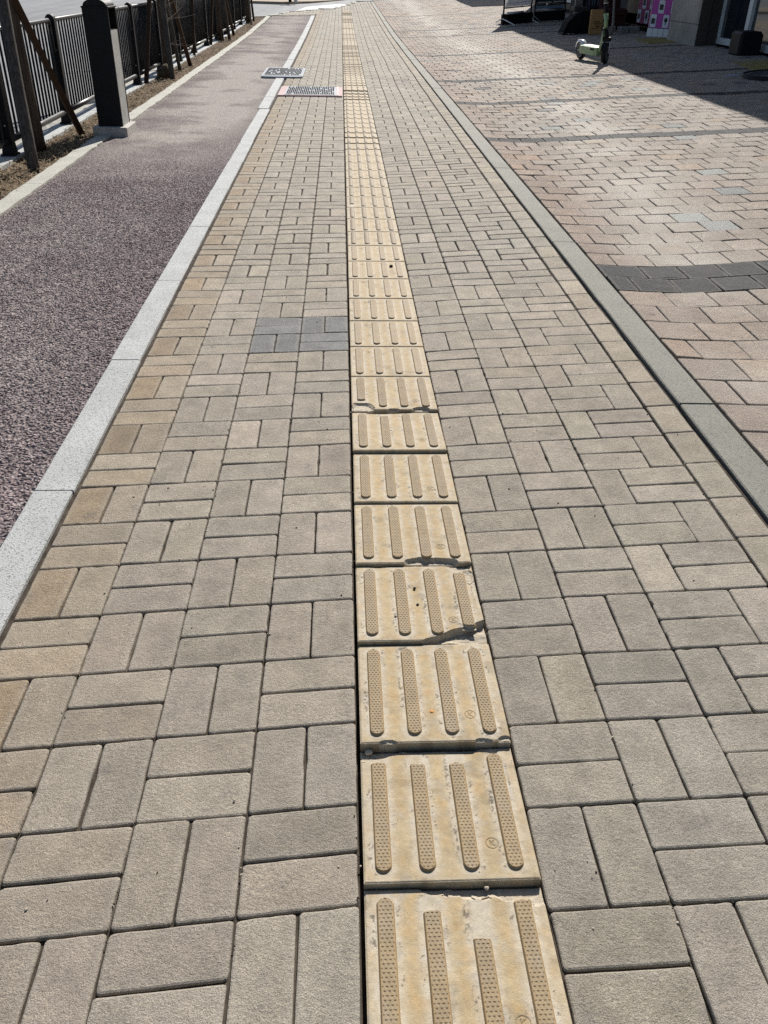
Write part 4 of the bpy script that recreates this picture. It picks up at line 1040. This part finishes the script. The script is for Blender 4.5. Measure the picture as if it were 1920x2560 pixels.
# magenta poster panels with rounded white stickers
def checker(origin,ux,rows,cols,cw,chh,lab,mats,z0,nm,start,pics):
    s=empty(nm,origin,math.atan2(ux[1],ux[0]))
    mb=MB();mb.box((cols*cw/2,.012,z0+rows*chh/2),(cols*cw,.018,rows*chh));p=mb.build('panel',mats,s)
    mb=MB();pc=MB();pb=MB()
    for r in range(rows):
        for c in range(cols):
            if (r+c+start)%2: continue
            w,h=cw*.92,chh*.92;cx=(c+.5)*cw;cz=z0+(r+.5)*chh;rr=min(w,h)*.16;pl=[]
            for i,(sx,sz) in enumerate([(1,-1),(1,1),(-1,1),(-1,-1)]):
                for k in range(5):
                    a=R(-90+90*i+22.5*k);pl.append((cx+sx*(w/2-rr)+rr*math.cos(a),cz+sz*(h/2-rr)+rr*math.sin(a)))
            vs=[(q[0],.0,q[1]) for q in pl]+[(q[0],.006,q[1]) for q in pl];n=len(pl)
            mb.add(vs,[tuple(range(n)),tuple(reversed(range(n,2*n)))]+[(i,n+i,n+(i+1)%n,(i+1)%n) for i in range(n)])
            t=(r*3+c*5)%4
            if t==0: pc.box((cx,-.003,cz-.02*chh),(w*.62,.005,h*.42))
            elif t==1: pc.box((cx+.05*w,-.003,cz+.08*h),(w*.6,.005,h*.05));pc.lathe([(0,0),(w*.2,0),(w*.2,.004),(0,.004)],14,M=Matrix.Translation((cx-.12*w,-.001,cz))@Matrix.Rotation(R(90),4,'X'));pb.box((cx+.17*w,-.003,cz),(w*.34,.004,h*.12))
            elif t==2: pc.lathe([(0,0),(w*.28,0),(w*.28,.004),(0,.004)],14,M=Matrix.Translation((cx,-.001,cz+.1*h))@Matrix.Rotation(R(90),4,'X'));pb.box((cx,-.003,cz-.14*h),(w*.2,.004,h*.3))
            else: pc.box((cx,-.003,cz),(w*.4,.005,h*.6))
    st=mb.build('white_stickers',M['whitesticker'],p);pc.build('dark_pictures',M['dark_pic'],st)
    if pb.v: pb.build('pale_pictures',M['blue_pic'],st)
    return s
zz=gf(6.2,18.6)
s=checker((6.20,18.62,zz),(.36,-.50),6,4,.150,.245,'',M['pinkprint'],.155,'poster_panel',0,0)
mb=MB();mb.box((.285,.03,.07),(.60,.12,.15),0,0,.006);b=mb.build('white_base',M['white'],s)
mb=MB()
for i in range(3): mb.box((.12+.13*i,-.031,.075),(.006,.004,.14))
mb.build('seams',M['blue_pic'],b)
mb=MB();mb.box((-.012,.01,.85),(.012,.02,1.5));mb.build('pink_edge',simple('pale_pink_edge',(.72,.52,.62),.5),s)
tag(s,'magenta and white checkered poster panel on white base beside the pillar','poster panel','checkered poster panels')
zz=gf(6.6,20.5)
s=checker((6.60,20.85,zz),(0,-1),6,6,.27,.27,'',M['redprint'],.12,'poster_panel',0,0)
tag(s,'darker crimson checkered poster panel deeper in the doorway shade','poster panel','checkered poster panels')
# unseen building added to cast shade on the far plaza
b2=empty('shade_building',(6.2,44,0))
mb=MB();mb.box((4.2,1.2,3.2),(7.6,10,6.4));mb.build('wall',M['render'],b2)
for yy in (-2.,2.,5.):
    mb=MB();mb.box((.39,yy,4.6),(.06,1.8,1.5));f=mb.build('window',M['alu'],b2);mb=MB();mb.box((.352,yy,4.6),(.03,1.6,1.3));mb.build('pane',M['glass'],f)
mb=MB();mb.box((4.2,1.2,6.46),(7.8,10.2,.12));mb.build('roof',M['stone'],b2)
tag(b2,'unseen rendered building added beyond the shops to shade the far plaza','building')
# small bollard across the street
s=empty('street_post',(-1.98,37.2,float(zy(37.2))+.02))
mb=MB();mb.tube([(0,0,0),(0,0,.75)],.06,12);mb.build('pole',M['black'],s);mb=MB();mb.tube([(.22,0,0),(.22,0,.7)],.07,12);mb.tube([(.22,0,.7),(.22,0,.75)],[.07,.03],12);mb.build('white_pole',M['white'],s)
tag(s,'black and white post at the corner across the side street','post')
# ------------------------------------------------------------------ camera
f,p,yaw,roll,Hc,cx,cy=2115.15,.5680,.0551,.0225,1.291,-.0262,-.8535
fw=Vector((math.sin(yaw)*math.cos(p),math.cos(yaw)*math.cos(p),-math.sin(p)));rt=Vector((math.cos(yaw),-math.sin(yaw),0));up=rt.cross(fw)
r2=math.cos(roll)*rt+math.sin(roll)*up;u2=-math.sin(roll)*rt+math.cos(roll)*up
cam=bpy.data.objects.new('camera',bpy.data.cameras.new('camera'));COL.objects.link(cam)
mw=Matrix((( r2.x,u2.x,-fw.x,cx),(r2.y,u2.y,-fw.y,cy),(r2.z,u2.z,-fw.z,Hc),(0,0,0,1)));cam.matrix_world=mw
cam.data.sensor_fit='VERTICAL';cam.data.sensor_height=36;cam.data.lens=f/2560*36;cam.data.clip_start=.05;cam.data.clip_end=2000
sc.camera=cam
# ------------------------------------------------------------------ light
EL,AZ=R(37),R(15)
sv=Vector((math.sin(AZ)*math.cos(EL),math.cos(AZ)*math.cos(EL),math.sin(EL)))
L=bpy.data.lights.new('sun','SUN');L.energy=4.6;L.angle=R(.5);L.color=(1,.955,.89)
lo=bpy.data.objects.new('sun',L);COL.objects.link(lo);lo.rotation_euler=sv.to_track_quat('Z','Y').to_euler();lo.location=(0,0,20)
w=bpy.data.worlds.new('World');sc.world=w;w.use_nodes=True;nt=w.node_tree
sk=nt.nodes.new('ShaderNodeTexSky');sk.sky_type='NISHITA';sk.sun_disc=False;sk.sun_elevation=EL;sk.sun_rotation=AZ
nt.links.new(sk.outputs[0],nt.nodes['Background'].inputs[0]);nt.nodes['Background'].inputs[1].default_value=.06
sc.view_settings.view_transform='Standard';sc.view_settings.look='None';sc.view_settings.gamma=1;sc.view_settings.exposure=.55
sc.cycles.use_denoising=False;sc.render.engine='CYCLES';sc.cycles.max_bounces=6;sc.cycles.diffuse_bounces=3
